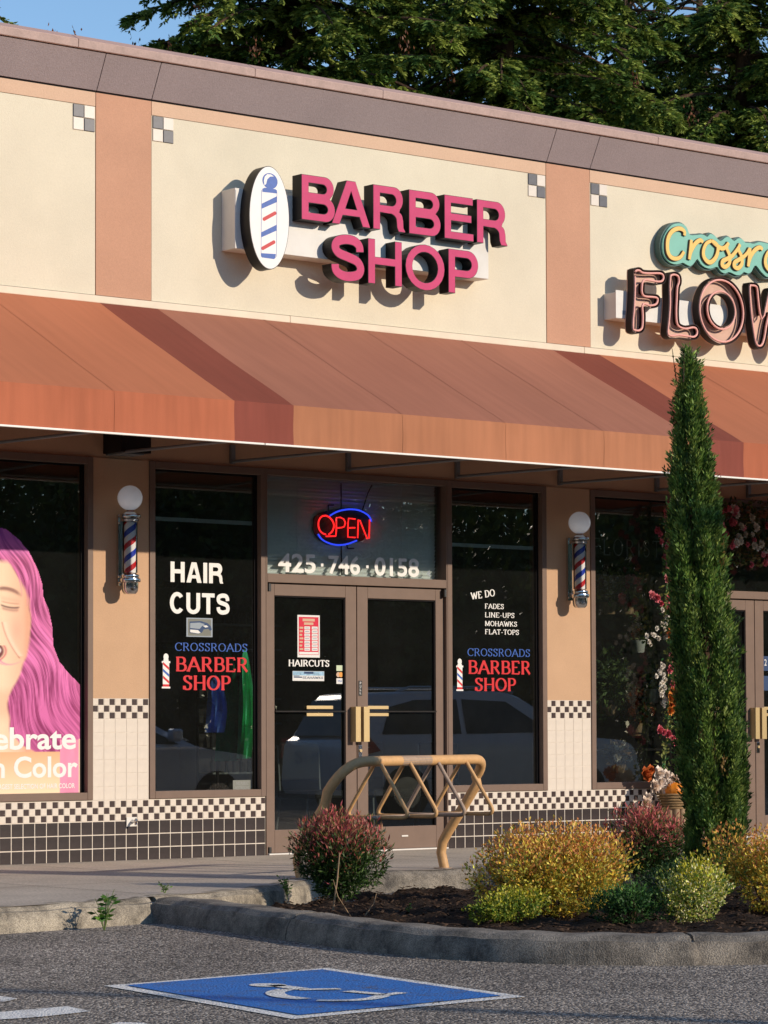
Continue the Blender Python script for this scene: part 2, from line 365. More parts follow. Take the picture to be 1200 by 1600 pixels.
def mesh_of(name, mb, mats, off=(0,0,0), smooth=False):
    me=bpy.data.meshes.new(name)
    me.from_pydata([(a-off[0],b-off[1],c-off[2]) for a,b,c in mb.v],[],mb.f)
    if isinstance(mats,str): mats=[mats]
    for k in mats: me.materials.append(MATS[k])
    if len(mats)>1: me.polygons.foreach_set('material_index', mb.m)
    if smooth:
        me.polygons.foreach_set('use_smooth',[True]*len(me.polygons))
        try: me.set_sharp_from_angle(angle=R_(40))
        except Exception: pass
    me.update(); return me
def wloc(o):
    v=Vector((0,0,0))
    while o is not None: v=v+o.location; o=o.parent
    return v
def link(name, me, parent=None, loc=(0,0,0)):
    o=bpy.data.objects.new(name, me); COL.objects.link(o)
    if parent is not None: o.parent=parent
    o.location=loc; return o
def obj(name, mb, mats, parent=None, smooth=False, label=None, bevel=0, kind=None, local=False):
    """mesh data given in world coordinates (parents are never rotated) unless local"""
    off=(0,0,0) if (parent is None or local) else wloc(parent)
    o=link(name, mesh_of(name, mb, mats, off, smooth), parent)
    if label: o['label']=label
    if kind: o['kind']=kind
    if bevel:
        b=o.modifiers.new('b','BEVEL'); b.width=bevel; b.segments=2; b.limit_method='ANGLE'; b.angle_limit=R_(40)
    return o
def tag(o, label, cat, group=None, kind=None):
    o['label']=label; o['category']=cat
    if group: o['group']=group
    if kind: o['kind']=kind
    return o
def thing(name, label, cat, loc=(0,0,0), group=None):
    o=bpy.data.objects.new(name,None); COL.objects.link(o); o.location=loc; o.empty_display_size=.1
    return tag(o,label,cat,group)
def struct(name, mb, mats, smooth=False):
    o=obj(name,mb,mats,None,smooth); o['kind']='structure'; return o
def copy_tree(o, parent=None):
    c=o.copy(); COL.objects.link(c)
    if parent is not None: c.parent=parent
    for ch in [x for x in o.children]: copy_tree(ch,c)
    return c

# numpy quads with colours (leaves, petals)
def blades(P, D, W, L, wid, C, bend=None):
    """P base points, D unit directions, W unit widths, L length, wid width, C colours -> diamond quads"""
    n=len(P); L=np.broadcast_to(L,(n,))[:,None]; wid=np.broadcast_to(wid,(n,))[:,None]
    N=np.cross(D,W)
    a=P; b=P+D*L*.5+W*wid*.5+N*wid*.15; c=P+D*L; d=P+D*L*.5-W*wid*.5+N*wid*.15
    V=np.stack([a,b,c,d],1).reshape(-1,3)
    return V, np.repeat(C,4,0)
def quads_obj(name, V, C, matn, parent=None, kind=None, local=False):
    off=np.array((0,0,0) if (parent is None or local) else wloc(parent))
    V=(V-off).astype(np.float32)
    n=len(V)//4; me=bpy.data.meshes.new(name)
    me.vertices.add(len(V)); me.vertices.foreach_set('co',V.ravel())
    me.loops.add(n*4); me.loops.foreach_set('vertex_index',np.arange(n*4,dtype=np.int32))
    me.polygons.add(n); me.polygons.foreach_set('loop_start',np.arange(0,n*4,4,dtype=np.int32))
    me.update(calc_edges=True)
    at=me.color_attributes.new('Col','FLOAT_COLOR','POINT')
    cc=np.concatenate([C,np.ones((len(C),1))],1).astype(np.float32); at.data.foreach_set('color',cc.ravel())
    me.materials.append(MATS[matn]); me.validate()
    o=link(name,me,parent)
    if kind: o['kind']=kind
    return o
def unit(a): return a/np.maximum(np.linalg.norm(a,axis=-1,keepdims=True),1e-9)
def rand_unit(n): return unit(rng.normal(size=(n,3)))

# extruded outlines through 2D curves (holes kept)
def outline_mesh(loops, depth, y0, ox=0, oz=0, sx=1, sz=1):
    """loops in (x,z); solid from y0 (front) to y0+depth"""
    cu=bpy.data.curves.new('tmp','CURVE'); cu.dimensions='2D'; cu.fill_mode='BOTH'; cu.extrude=depth/2
    for lp in loops:
        sp=cu.splines.new('POLY'); sp.points.add(len(lp)-1); sp.use_cyclic_u=True
        for i,(x,z) in enumerate(lp): sp.points[i].co=(ox+x*sx, oz+z*sz, 0, 1)
    ob=bpy.data.objects.new('tmp',cu)
    me=bpy.data.meshes.new_from_object(ob)
    mb=MB()
    mb.v=[(v.co.x, -v.co.z+y0+depth/2, v.co.y) for v in me.vertices]
    for p in me.polygons: mb.f.append(list(p.vertices)); mb.m.append(0)
    bpy.data.objects.remove(ob); bpy.data.curves.remove(cu); bpy.data.meshes.remove(me)
    return mb
def text_mesh(body, size, x, z, y0, depth=.0006, offset=0, sx=1, spacing=1.0, rot=0, shear=0):
    cu=bpy.data.curves.new('tmp','FONT'); cu.body=body; cu.size=size; cu.extrude=depth/2; cu.offset=offset; cu.space_character=spacing; cu.shear=shear
    cu.resolution_u=4
    ob=bpy.data.objects.new('tmp',cu); me=bpy.data.meshes.new_from_object(ob)
    mb=MB(); c,s_=math.cos(rot),math.sin(rot)
    for v in me.vertices:
        a,b=v.co.x*sx,v.co.y
        mb.v.append((x+a*c-b*s_, -v.co.z+y0, z+a*s_+b*c))
    for p in me.polygons: mb.f.append(list(p.vertices)); mb.m.append(0)
    bpy.data.objects.remove(ob); bpy.data.curves.remove(cu); bpy.data.meshes.remove(me)
    return mb
def fit_text(body, x0,x1,z0,z1,y0,offset=0,depth=.0006,spacing=1.0, caps=True):
    mb=text_mesh(body,1.0,0,0,0,.001,offset/max(z1-z0,1e-3),spacing=spacing)
    xs=[v[0] for v in mb.v]; zs=[v[2] for v in mb.v]
    a,b,c,d=min(xs),max(xs),min(zs),max(zs)
    mb.v=[(x0+(v[0]-a)/(b-a)*(x1-x0), y0+(v[1])*depth/.001, z0+(v[2]-c)/(d-c)*(z1-z0)) for v in mb.v]
    return mb
def merge(*ms):
    o=MB()
    for q in ms:
        k=len(o.v); o.v+=q.v; o.f+=[[k+i for i in f] for f in q.f]; o.m+=q.m
    return o
def catmull(pts, n=6, closed=False):
    P=[Vector((p[0],p[1])) for p in pts]; N=len(P); out=[]
    for i in range(N if closed else N-1):
        if closed: p0,p1,p2,p3=P[(i-1)%N],P[i],P[(i+1)%N],P[(i+2)%N]
        else: p0,p1,p2,p3=P[max(i-1,0)],P[i],P[i+1],P[min(i+2,N-1)]
        for k in range(n):
            t=k/n; q=.5*((2*p1)+(-p0+p2)*t+(2*p0-5*p1+4*p2-p3)*t*t+(-p0+3*p1-3*p2+p3)*t**3); out.append((q.x,q.y))
    if not closed: out.append((P[-1].x,P[-1].y))
    return out
def arc(cx,cy,rx,ry,a0,a1,n=14): return [(cx+rx*math.cos(R_(a0+(a1-a0)*i/n)), cy+ry*math.sin(R_(a0+(a1-a0)*i/n))) for i in range(n+1)]
def offset_loop(lp, d):
    """positive d moves inward for a clockwise or counter-clockwise closed loop"""
    N=len(lp); A=sum(lp[i][0]*lp[(i+1)%N][1]-lp[(i+1)%N][0]*lp[i][1] for i in range(N)); sg=1 if A>0 else -1
    out=[]
    for i in range(N):
        a,b,c=Vector(lp[i-1]),Vector(lp[i]),Vector(lp[(i+1)%N])
        e1=(b-a); e2=(c-b)
        if e1.length<1e-7 or e2.length<1e-7: out.append(lp[i]); continue
        n1=Vector((-e1.y,e1.x)).normalized()*sg; n2=Vector((-e2.y,e2.x)).normalized()*sg
        nn=(n1+n2); 
        if nn.length<1e-4: nn=n1
        nn.normalize(); k=1/max(.6,nn.dot(n1)); p=b+nn*d*k; out.append((p.x,p.y))
    return out
def ribbon_outline(c, w):
    P=[Vector(p) for p in c]; N=len(P); L=[];Rr=[]
    for i in range(N):
        d=(P[min(i+1,N-1)]-P[max(i-1,0)]).normalized(); n=Vector((-d.y,d.x)); ww=w[i] if isinstance(w,list) else w
        L.append(tuple(P[i]+n*ww/2)); Rr.append(tuple(P[i]-n*ww/2))
    return L+Rr[::-1]

# ------------------------------------------------------------------ bold sans glyph outlines, unit height
def Dp(x0,y0,x1,y1,rx=None):
    ry=(y1-y0)/2; rx=rx or ry; cx=x1-rx
    return [(x0,y0),(cx,y0)]+arc(cx,(y0+y1)/2,rx,ry,-88,88,12)+[(cx,y1),(x0,y1)]
def glyph(ch, w, s):
    h=s*.86
    if ch=='B':
        yw=.515; cx=w-.255
        lower=arc(w-.27,.275,.27,.275,-90,62,14); upr=arc(w-.285,.745,.255,.255,-48,90,12)
        return [[(0,0)]+lower+upr+[(0,1)], Dp(s,h,w-s,.275*2-h+.01,.13), Dp(s,.51+h*.62,w-s-.03,1-h,.11)]
    if ch=='P':
        return [[(0,0),(s,0),(s,.37)]+arc(w-.31,.685,.31,.315,-90,90,16)+[(0,1)], Dp(s,.37+h,w-s,1-h,.15)]
    if ch=='R':
        return [[(0,0),(s,0),(s,.39),(w*.52,.39)]+arc(w*.52,.25,w*.24,.14,90,0,6)+[(w*.775,.10),(w*.83,0),(w*1.05,0),(w*1.05,.03)]
                +[(w*.995,.10),(w*.985,.27)]+arc(w*.80,.30,w*.17,.155,0,70,6)+arc(w-.27,.72,.25,.28,-48,90,12)+[(0,1)], Dp(s,.39+h,w-s-.02,1-h,.13)]
    if ch=='A':
        t=s*1.08
        return [[(0,0),(t,0),(t+.075*w/.9,.21),(w-t-.075*w/.9,.21),(w-t,0),(w,0),(w/2+t*.58,1),(w/2-t*.58,1)], [(w/2-.145*w,.37),(w/2+.145*w,.37),(w/2,.76)]]
    if ch=='E': return [[(0,0),(w,0),(w,h),(s,h),(s,.42),(w*.93,.42),(w*.93,.42+h),(s,.42+h),(s,1-h),(w*.98,1-h),(w*.98,1),(0,1)]]
    if ch=='F': return [[(0,0),(s,0),(s,.42),(w*.9,.42),(w*.9,.42+h),(s,.42+h),(s,1-h),(w,1-h),(w,1),(0,1)]]
    if ch=='H': return [[(0,0),(s,0),(s,.43),(w-s,.43),(w-s,0),(w,0),(w,1),(w-s,1),(w-s,.43+h),(s,.43+h),(s,1),(0,1)]]
    if ch=='I': return [[(0,0),(s,0),(s,1),(0,1)]]
    if ch=='T': return [[(w/2-s/2,0),(w/2+s/2,0),(w/2+s/2,1-h),(w,1-h),(w,1),(0,1),(0,1-h),(w/2-s/2,1-h)]]
    if ch=='O': return [arc(w/2,.5,w/2,.52,0,345,23), arc(w/2,.5,w/2-s,.52-h,0,345,23)]
    if ch=='U': return [[(0,1),(0,.33)]+arc(w/2,.33,w/2,.35,180,360,16)[1:]+[(w,1),(w-s,1),(w-s,.33)]+arc(w/2,.33,w/2-s,.35-h,360,180,16)[1:]+[(s,1)]]
    if ch=='C': return [arc(w/2,.5,w/2,.52,38,322,24)+arc(w/2,.5,w/2-s,.52-h,316,44,24)]
    if ch=='S':
        c=catmull([(w-s*.55,.655),(w-s*.66,.80),(w*.68,.895),(w*.42,.905),(w*.20,.84),(s*.52,.71),(w*.24,.59),(w*.5,.525),(w*.77,.45),(w-s*.48,.30),(w*.80,.155),(w*.55,.095),(w*.32,.11),(s*.62,.20),(s*.5,.345)],5)
        return [ribbon_outline(c,s*.92)]

# ------------------------------------------------------------------ stroke lettering (serif and plain)
def strokes(ch):
    a=arc
    G={'A':(.78,[[(.02,0),(.39,1)],[(.39,1),(.76,0)],[(.16,.34),(.62,.34)]]),
     'B':(.66,[[(.12,0),(.12,1)],[(.12,.98)]+a(.36,.75,.2,.23,90,-90,8)+[(.12,.52)],[(.12,.52)]+a(.38,.27,.24,.25,90,-90,8)+[(.12,.02)]]),
     'C':(.74,[a(.42,.5,.36,.48,42,318,18),[(.69,.98),(.69,.70)]]),
     'D':(.76,[[(.12,0),(.12,1)],[(.12,.98)]+a(.32,.5,.38,.48,90,-90,12)+[(.12,.02)]]),
     'E':(.64,[[(.12,0),(.12,1)],[(.12,.98),(.56,.98),(.56,.82)],[(.12,.52),(.45,.52)],[(.12,.02),(.58,.02),(.58,.2)]]),
     'F':(.6,[[(.12,0),(.12,1)],[(.12,.98),(.54,.98),(.54,.82)],[(.12,.5),(.42,.5)]]),
     'H':(.8,[[(.12,0),(.12,1)],[(.68,0),(.68,1)],[(.12,.5),(.68,.5)]]),
     'I':(.26,[[(.13,0),(.13,1)]]),
     'J':(.4,[[(.25,1),(.25,.2)]+a(.12,.2,.13,.2,0,-120,6)]),
     'K':(.76,[[(.12,0),(.12,1)],[(.64,1),(.14,.42)],[(.30,.58),(.68,0)]]),
     'L':(.6,[[(.12,0),(.12,1)],[(.12,.02),(.56,.02),(.56,.2)]]),
     'M':(.95,[[(.12,0),(.12,1)],[(.12,1),(.47,.1)],[(.47,.1),(.82,1)],[(.82,0),(.82,1)]]),
     'N':(.8,[[(.12,0),(.12,1)],[(.12,1),(.68,0)],[(.68,0),(.68,1)]]),
     'O':(.8,[a(.4,.5,.35,.48,0,360,24)]),
     'P':(.62,[[(.12,0),(.12,1)],[(.12,.98)]+a(.34,.72,.22,.26,90,-90,8)+[(.12,.46)]]),
     'R':(.72,[[(.12,0),(.12,1)],[(.12,.98)]+a(.34,.74,.21,.24,90,-90,8)+[(.12,.5)],[(.34,.5),(.66,0)]]),
     'S':(.56,[catmull([(.46,.78),(.38,.94),(.26,.98),(.12,.92),(.08,.77),(.16,.62),(.30,.52),(.45,.40),(.48,.24),(.42,.08),(.27,.02),(.14,.06),(.07,.24)],3),[(.48,.98),(.48,.74)],[(.06,.02),(.06,.28)]]),
     'T':(.66,[[(.33,0),(.33,1)],[(.03,.82),(.03,.98),(.63,.98),(.63,.82)]]),
     'U':(.78,[[(.12,1),(.12,.3)]+a(.39,.3,.27,.28,180,360,10)+[(.66,1)]]),
     'W':(1.06,[[(.06,1),(.32,0)],[(.32,0),(.53,.9)],[(.53,.9),(.76,0)],[(.76,0),(1.0,1)]]),
     '-':(.36,[[(.04,.38),(.32,.38)]]),' ':(.3,[])}
    return G[ch]
def serif_text(body, x0,x1,z0,z1,y0, thick=.17, thin=.06, serif=.11, rot=0, plain=False):
    segs=[]; cx=0
    for ch in body:
        wd,st=strokes(ch)
        if plain and ch in 'CS': st=st[:1]
        for sidx,c in enumerate(st):
            c=[(cx+p[0],p[1]) for p in c]
            segs.append((c,False))
            if serif>0 and len(c)==2:
                for e,o in ((c[0],c[1]),(c[1],c[0])):
                    if (abs(e[1])<.01 or abs(e[1]-1)<.01) and abs(e[1]-o[1])>.6:
                        if ch in 'AMNW' and e[1]>.99 and ch=='A': continue
                        if ch in 'WM' and e[1]<.01 and ch=='W': continue
                        zz=.02 if e[1]<.5 else .98
                        segs.append(([(e[0]-serif,zz),(e[0]+serif,zz)],True))
        cx+=wd+ (.10 if serif else .08)
    W=cx-.08; sx=(x1-x0)/W; sz=(z1-z0); mb=MB(); cr,sr=math.cos(rot),math.sin(rot)
    for k,(c,isf) in enumerate(segs):
        P=[Vector((p[0]*sx,p[1]*sz)) for p in c]; N=len(P); vs=[]
        clean=[P[0]]
        for p in P[1:]:
            if (p-clean[-1]).length>1e-5: clean.append(p)
        P=clean; N=len(P)
        if N<2: continue
        for i in range(N):
            d=(P[min(i+1,N-1)]-P[max(i-1,0)]).normalized(); n=Vector((-d.y,d.x))
            t=sz*(thin+(thick-thin)*abs(d.y)**1.3) if not isf else sz*thin
            for sg in (1,-1):
                q=P[i]+n*t/2*sg; vs.append((x0+q.x*cr-q.y*sr, y0-.00015*(k%7), z0+q.x*sr+q.y*cr))
        mb.add(vs,[(2*i,2*i+1,2*i+3,2*i+2) for i in range(N-1)])
    return mb
def sheet_rects(rects, y0):
    """rects (x0,x1,z0,z1,mat index,layer) -> thin printed layers"""
    mb=MB()
    for x0,x1,z0,z1,mi,l in rects:
        mb.mi=mi; y=y0-.0005*l
        mb.quad((x0,y,z0),(x1,y,z0),(x1,y,z1),(x0,y,z1))
    return mb

# ================================================================== THE SETTING
mb=MB(); n=1
G=400
mb.quad((-G,-G,-.40),(G,-G,-.40),(G,G,-.40),(-G,G,-.40)); struct('ground', mb, 'soil')
mb=MB(); mb.quad((-60,-60,-.15),(70,-60,-.15),(70,-2.0,-.15),(-60,-2.0,-.15)); struct('asphalt_lot', mb, 'asphalt')

# the island kerb, outer top edge, measured on the ground
OUT=[(-1.84,-4.42),(-1.80,-4.82),(-1.93,-5.45),(-2.07,-6.17),(-2.22,-6.85),(-2.32,-7.44),(-2.34,-7.98),(-2.25,-8.38),(-2.04,-8.78),(-1.74,-9.09),(-1.34,-9.33),(-.85,-9.52),(-.3,-9.62),(.4,-9.60),(1.3,-9.40),(2.1,-9.0),(2.7,-8.3),(3.05,-7.3),(3.15,-6.0),(3.15,-4.6),(3.15,-2.95)]
# sidewalk slab (z = 0), its front edge
EDGE=[(-16,-4.86),(-3.06,-4.72),(-2.53,-4.62),(-2.04,-4.52),(-1.84,-4.42),(-1.45,-4.34),(-1.08,-4.24),(-.60,-4.02),(-.1,-3.66),(.35,-3.36),(.9,-3.06),(1.39,-2.92),(2.16,-2.92),(3.15,-2.92),(20,-2.92)]
mb=MB()
back=[(20,.02),(-16,.02)]
P=EDGE+back
tr=tessellate_polygon([[Vector((a,b,0)) for a,b in P]])
mb.add([(a,b,0) for a,b in P],[tuple(t) if True else t for t in tr])
struct('sidewalk', mb, 'concrete')
for p in bpy.data.objects['sidewalk'].data.polygons: pass
sw=bpy.data.objects['sidewalk']
def joint(x0,x1,y0,y1): obj('joint',MB().quad((x0,y0,.003),(x1,y0,.003),(x1,y1,.003),(x0,y1,.003)),'dark_gap',sw)
for y in (-1.46,-2.86): joint(-12,10,y-.004,y+.004)
for x in (-8,-6.4,-4.8,-3.2,-1.6,0.0,1.6,3.2,4.8,6.4,8.0): joint(x-.004,x+.004,-2.86,-.002)
for x in (-8,-6.4,-4.8,-3.2,-1.6): joint(x-.004,x+.004,-4.25,-2.865)
# kerb pieces: lofted profile along a path
def kerb(name, path, mats_, w=.2, h=.15, batter=.06, z1=.0, parent=None, inner=True, label=None):
    mb=MB(); P=[Vector(p) for p in path]; N=len(P)
    # smooth resample
    pts=[Vector(q) for q in catmull([tuple(p) for p in P],5)]
    prof=[(-batter,-h-.02),(-batter*.75,-h*.55),(-batter*.35,-h*.22),(-.0,-.030),(.018,-.010),(.045,-.002),(w*.5,.0),(w-.03,-.001),(w-.008,-.008),(w,-.03),(w+.01,-h-.02)]
    K=len(prof); vs=[]
    for i,p in enumerate(pts):
        d=(pts[min(i+1,len(pts)-1)]-pts[max(i-1,0)]).normalized(); nn=Vector((-d.y,d.x))   # inward = left of travel
        if SIGN<0: nn=-nn
        j=.003*math.sin(i*1.9)+.003*math.sin(i*.7+1)
        for (o,z) in prof:
            q=p+nn*(o+j*(1 if o<.03 else .2)); vs.append((q.x,q.y,z1+z+.004*math.sin(i*1.3)*(1 if z>-.05 else 0)))
    fs=[]
    for i in range(len(pts)-1):
        for k in range(K-1):
            f=(i*K+k,i*K+k+1,(i+1)*K+k+1,(i+1)*K+k); fs.append(f if SIGN<0 else f[::-1])
    fs.append(tuple(range(K))); fs.append(tuple((len(pts)-1)*K+k for k in range(K))[::-1])
    mb.add(vs,fs)
    o=obj(name,mb,mats_,parent,smooth=True)
    return o
SIGN=1
def seg_path(path, s0, s1):
    L=[0]; 
    for i in range(1,len(path)): L.append(L[-1]+math.dist(path[i-1],path[i]))
    def at(s):
        for i in range(1,len(path)):
            if s<=L[i]: 
                t=(s-L[i-1])/(L[i]-L[i-1]); return (path[i-1][0]*(1-t)+path[i][0]*t, path[i-1][1]*(1-t)+path[i][1]*t)
        return path[-1]
    return [at(s0)]+[p for p,l in zip(path,L) if s0+.05<l<s1-.05]+[at(s1)], L[-1]
ik=bpy.data.objects.new('island_kerb',None); COL.objects.link(ik); ik.location=(-2.3,-8,-.15); ik['kind']='structure'
_,TOT=seg_path(OUT,0,1)
cuts=[.14,1.98,4.98,7.6,10.6,13.6,TOT]
tot=0
for a,b in zip(cuts[:-1],cuts[1:]):
    pp,_=seg_path(OUT,a+.006,b-.006)
    kerb('kerb_stone',pp,'kerb_dark' if a<7 else 'kerb_light',w=.21,parent=ik)  # the island's shaded side gets the kerb colour with shade in it
# front kerb of the sidewalk left of the island and its continuation at the back of the bed
sk=bpy.data.objects.new('sidewalk_kerb',None); COL.objects.link(sk); sk.location=(-3,-4.7,-.15); sk['kind']='structure'
SIGN=1
lp=[(-12,-4.90),(-8,-4.84),(-5,-4.80),(-3.3,-4.76),(-2.53,-4.66),(-2.2,-4.60),(-1.80,-4.50)]
kerb('kerb_stone',lp,'kerb_light',w=.17,batter=.10,z1=.001,parent=sk)
bp_=[(-1.70,-4.42),(-1.08,-4.27),(-.60,-4.06),(-.1,-3.70),(.35,-3.40),(.62,-3.24)]
kerb('kerb_stone',bp_,'kerb_light',w=.15,batter=.03,z1=.003,parent=sk)
bp2=[(.635,-3.235),(.9,-3.10),(1.39,-2.96),(2.16,-2.95),(3.12,-2.95)]
kerb('kerb_stone',bp2,'kerb_dark',w=.15,batter=.02,h=.2,z1=.003,parent=sk)  # shaded stretch behind the rack, darkened through its colour

# soil of the bed with small mounds
inner=offset_loop([tuple(p) for p in OUT[1:]]+[(2.2,-2.98),(1.4,-2.98),(.9,-3.1),(.35,-3.4),(-.1,-3.7),(-.6,-4.06),(-1.3,-4.36)],.08)
xs=np.linspace(-2.4,3.3,115); ys=np.linspace(-9.8,-2.8,140)
def inside(x,y,pl):
    c=False; n=len(pl)
    for i in range(n):
        x1,y1=pl[i]; x2,y2=pl[(i+1)%n]
        if (y1>y)!=(y2>y) and x<(x2-x1)*(y-y1)/(y2-y1)+x1: c=not c
    return c
def hh(x,y):
    t=min(1,max(0,(-y-4.0)/2.5))
    return -.135+.085*t+.018*math.sin(x*7+y*3)+.012*math.sin(x*17-y*13)+.008*math.sin(x*31+y*23)
mb=MB(); idx={}
for i,x in enumerate(xs):
    for j,y in enumerate(ys):
        if inside(x,y,inner): idx[(i,j)]=len(mb.v); mb.v.append((x,y,hh(x,y)+random.uniform(-.006,.006)))
for (i,j) in idx:
    k=[(i,j),(i+1,j),(i+1,j+1),(i,j+1)]
    if all(q in idx for q in k): mb.f.append([idx[q] for q in k]); mb.m.append(0)
struct('planting_bed', mb, 'soil', smooth=True)
mb=MB()
for _ in range(6500):
    x=random.uniform(-2.2,3.1); y=random.uniform(-9.6,-3)
    if not inside(x,y,inner): continue
    z=hh(x,y)+.006; l=random.uniform(.008,.028); wd=random.uniform(.004,.010); a=random.uniform(0,PI); c,s_=math.cos(a),math.sin(a); t=random.uniform(-.4,.4)
    mb.add([(x-l*c+wd*s_,y-l*s_-wd*c,z-l*t),(x+l*c+wd*s_,y+l*s_-wd*c,z+l*t),(x+l*c-wd*s_,y+l*s_+wd*c,z+l*t+.003),(x-l*c-wd*s_,y-l*s_+wd*c,z-l*t+.003),(x,y,z+.009)],[(0,1,4),(1,2,4),(2,3,4),(3,0,4)])
o=obj('bark_mulch',mb,'mulch'); o['kind']='stuff'; o['label']='dark bark mulch scattered over the planting bed'
mb=MB()
for _ in range(260):
    if random.random()<.6:
        t=random.random()**1.5; i=random.randrange(0,13); a=OUT[i]; b2=OUT[i+1]; q=random.random()
        x=a[0]*(1-q)+b2[0]*q-.12-t*.5; y=a[1]*(1-q)+b2[1]*q-.05-t*.25
    else: x=random.uniform(-7,-1.5); y=random.uniform(-11,-4.9)
    if inside(x,y,[tuple(p) for p in OUT]) or y>-4.95 : continue
    r=random.uniform(.003,.007); z=-.147
    mb.add([(x-r,y-r,z),(x+r,y-r*.8,z),(x+r*.9,y+r,z),(x-r,y+r*.7,z),(x,y,z+r)],[(0,1,4),(1,2,4),(2,3,4),(3,0,4)])
o=obj('loose_gravel',mb,'pebble'); o['kind']='stuff'; o['label']='loose grit and crumbs along the kerb'

# painted symbol of the accessible parking bay: each sheet lies 4 mm above the one below
def gp(pts,z,mats,name,parent=None,label=None):
    mb=MB(); tr=tessellate_polygon([[Vector((a,b,0)) for a,b in pts]]); mb.add([(a,b,z) for a,b in pts],[tuple(t) for t in tr])
    # make faces point up
    me=mesh_of(name,mb,mats,(0,0,0) if parent is None else wloc(parent))
    bm=bmesh.new(); bm.from_mesh(me)
    for f in bm.faces:
        f.normal_update()
        if f.normal.z<0: f.normal_flip()
    bm.to_mesh(me); bm.free()
    o=link(name,me,parent); 
    if label: o['label']=label
    return o
Q=[(-4.657,-8.222),(-4.966,-10.082),(-3.553,-9.949),(-3.228,-8.09)]
st=thing('parking_symbol','blue square with a white border and wheelchair symbol painted on the asphalt','road marking',(-4.1,-9.1,-.15))
gp(Q,-.146,'paint_white','border',st)
q2=offset_loop(Q,.085)
gp(q2,-.142,'paint_blue','blue_field',st)
Z140=140; s_=1200/700
def sp2(pts): return [tuple(atZ(140+x/s_,1480+y/s_,-.138)[:2]) for x,y in pts]
sym=MB()
def rib_ground(c,wd,name):
    P=[Vector(p) for p in c]
    o=ribbon_outline([tuple(p) for p in P],wd); return gp(o,-.138,'paint_white',name,st)
hd=sp2([(478,101)])[0]
gp([(hd[0]+.082*math.cos(a*PI/8),hd[1]+.10*math.sin(a*PI/8)) for a in range(16)],-.138,'paint_white','wheelchair_symbol',st)
rib_ground(catmull(sp2([(492,101),(530,106),(575,112)]),4),.085,'wheelchair_symbol')
rib_ground(sp2([(560,113),(672,111)]),.072,'wheelchair_symbol')
rib_ground(catmull(sp2([(525,112),(497,121),(515,131),(575,138)]),6),.088,'wheelchair_symbol')
rib_ground(catmull(sp2([(608,142),(690,142),(755,137),(786,129)]),6),.075,'wheelchair_symbol')
rib_ground(sp2([(690,117),(790,126)]),.068,'wheelchair_symbol')
rib_ground(sp2([(782,128),(838,121)]),.068,'wheelchair_symbol')
def stripe(pts,label):
    o=gp([tuple(atZ(x,y,-.146)[:2]) for x,y in pts],-.146,'paint_white','painted_line'); tag(o,label,'road marking','white hatching lines beside the parking symbol')
stripe([(-260,1545),(0,1556),(28,1560),(8,1565),(-260,1556)],'short white painted line at the left edge above another line')
stripe([(-300,1577),(0,1581),(105,1572),(142,1580),(60,1589),(-300,1612)],'broad white painted line left of the blue symbol')
stripe([(120,1612),(185,1597),(225,1598),(240,1603),(180,1625)],'white painted patch at the bottom edge near the symbol')

# ================================================================== THE BUILDING
PER=4.885
PIER0,PIER1=.757,1.300
STR0,STR1=.782,1.320
bld=thing('storefront_building','long cream stucco shop building with tiled base and grey brown parapet','building',(2,0,0))
def part(name,mb,mats,**k): return obj(name,mb,mats,bld,**k)
XL,XR=-8.2,15.4
WZ0,WZ1=.488,3.225           # window opening
# upper wall panels, bands and pilasters
strs=[(STR0+PER*k,STR1+PER*k) for k in (-1,0,1,2)]
edges=[XL]+[e for s in strs for e in s]+[XR]
for i in range(0,len(edges),2):
    a,b=edges[i],edges[i+1]
    if i>0: a+=.006
    if i<len(edges)-2: b-=.006
    part('wall_panel',MB().box(a,b,0,.2,4.53,6.05),'cream_stucco')
    part('peach_band',MB().box(a,b,-.003,.2,6.054,6.165),'peach_stucco')
for a,b in strs: part('pilaster',MB().box(a,b,-.004,.2,4.53,6.165),'terracotta_stucco')
part('joint_backing',MB().box(XL,XR,.02,.19,4.50,6.16),'dark_gap')
# corner checks beside every pilaster
tl=MB().cbox(-.050,.050,-.008,0,-.050,.050,.003)
m1=mesh_of('corner_tile',tl,'tile_corner_dark'); m2=mesh_of('corner_tile',tl,'tile_cream')
for a,b in strs:
    for x0 in (a-.222,b+.012):
        for i in range(2):
            for j in range(2):
                o=link('corner_tile', m1 if i==j else m2, bld); o.location=Vector((x0+.0525+i*.105,-.001,6.05-.0525-j*.105))-bld.location
# lintel wall behind the awning, piers
part('lintel_wall',MB().box(XL,XR,.012,.2,WZ1,4.498),'tan_stucco')
for k in (-1,0,1,2):
    part('pier',MB().box(PIER0+PER*k,PIER1+PER*k,0,.22,1.297,WZ1-.002),'tan_stucco')
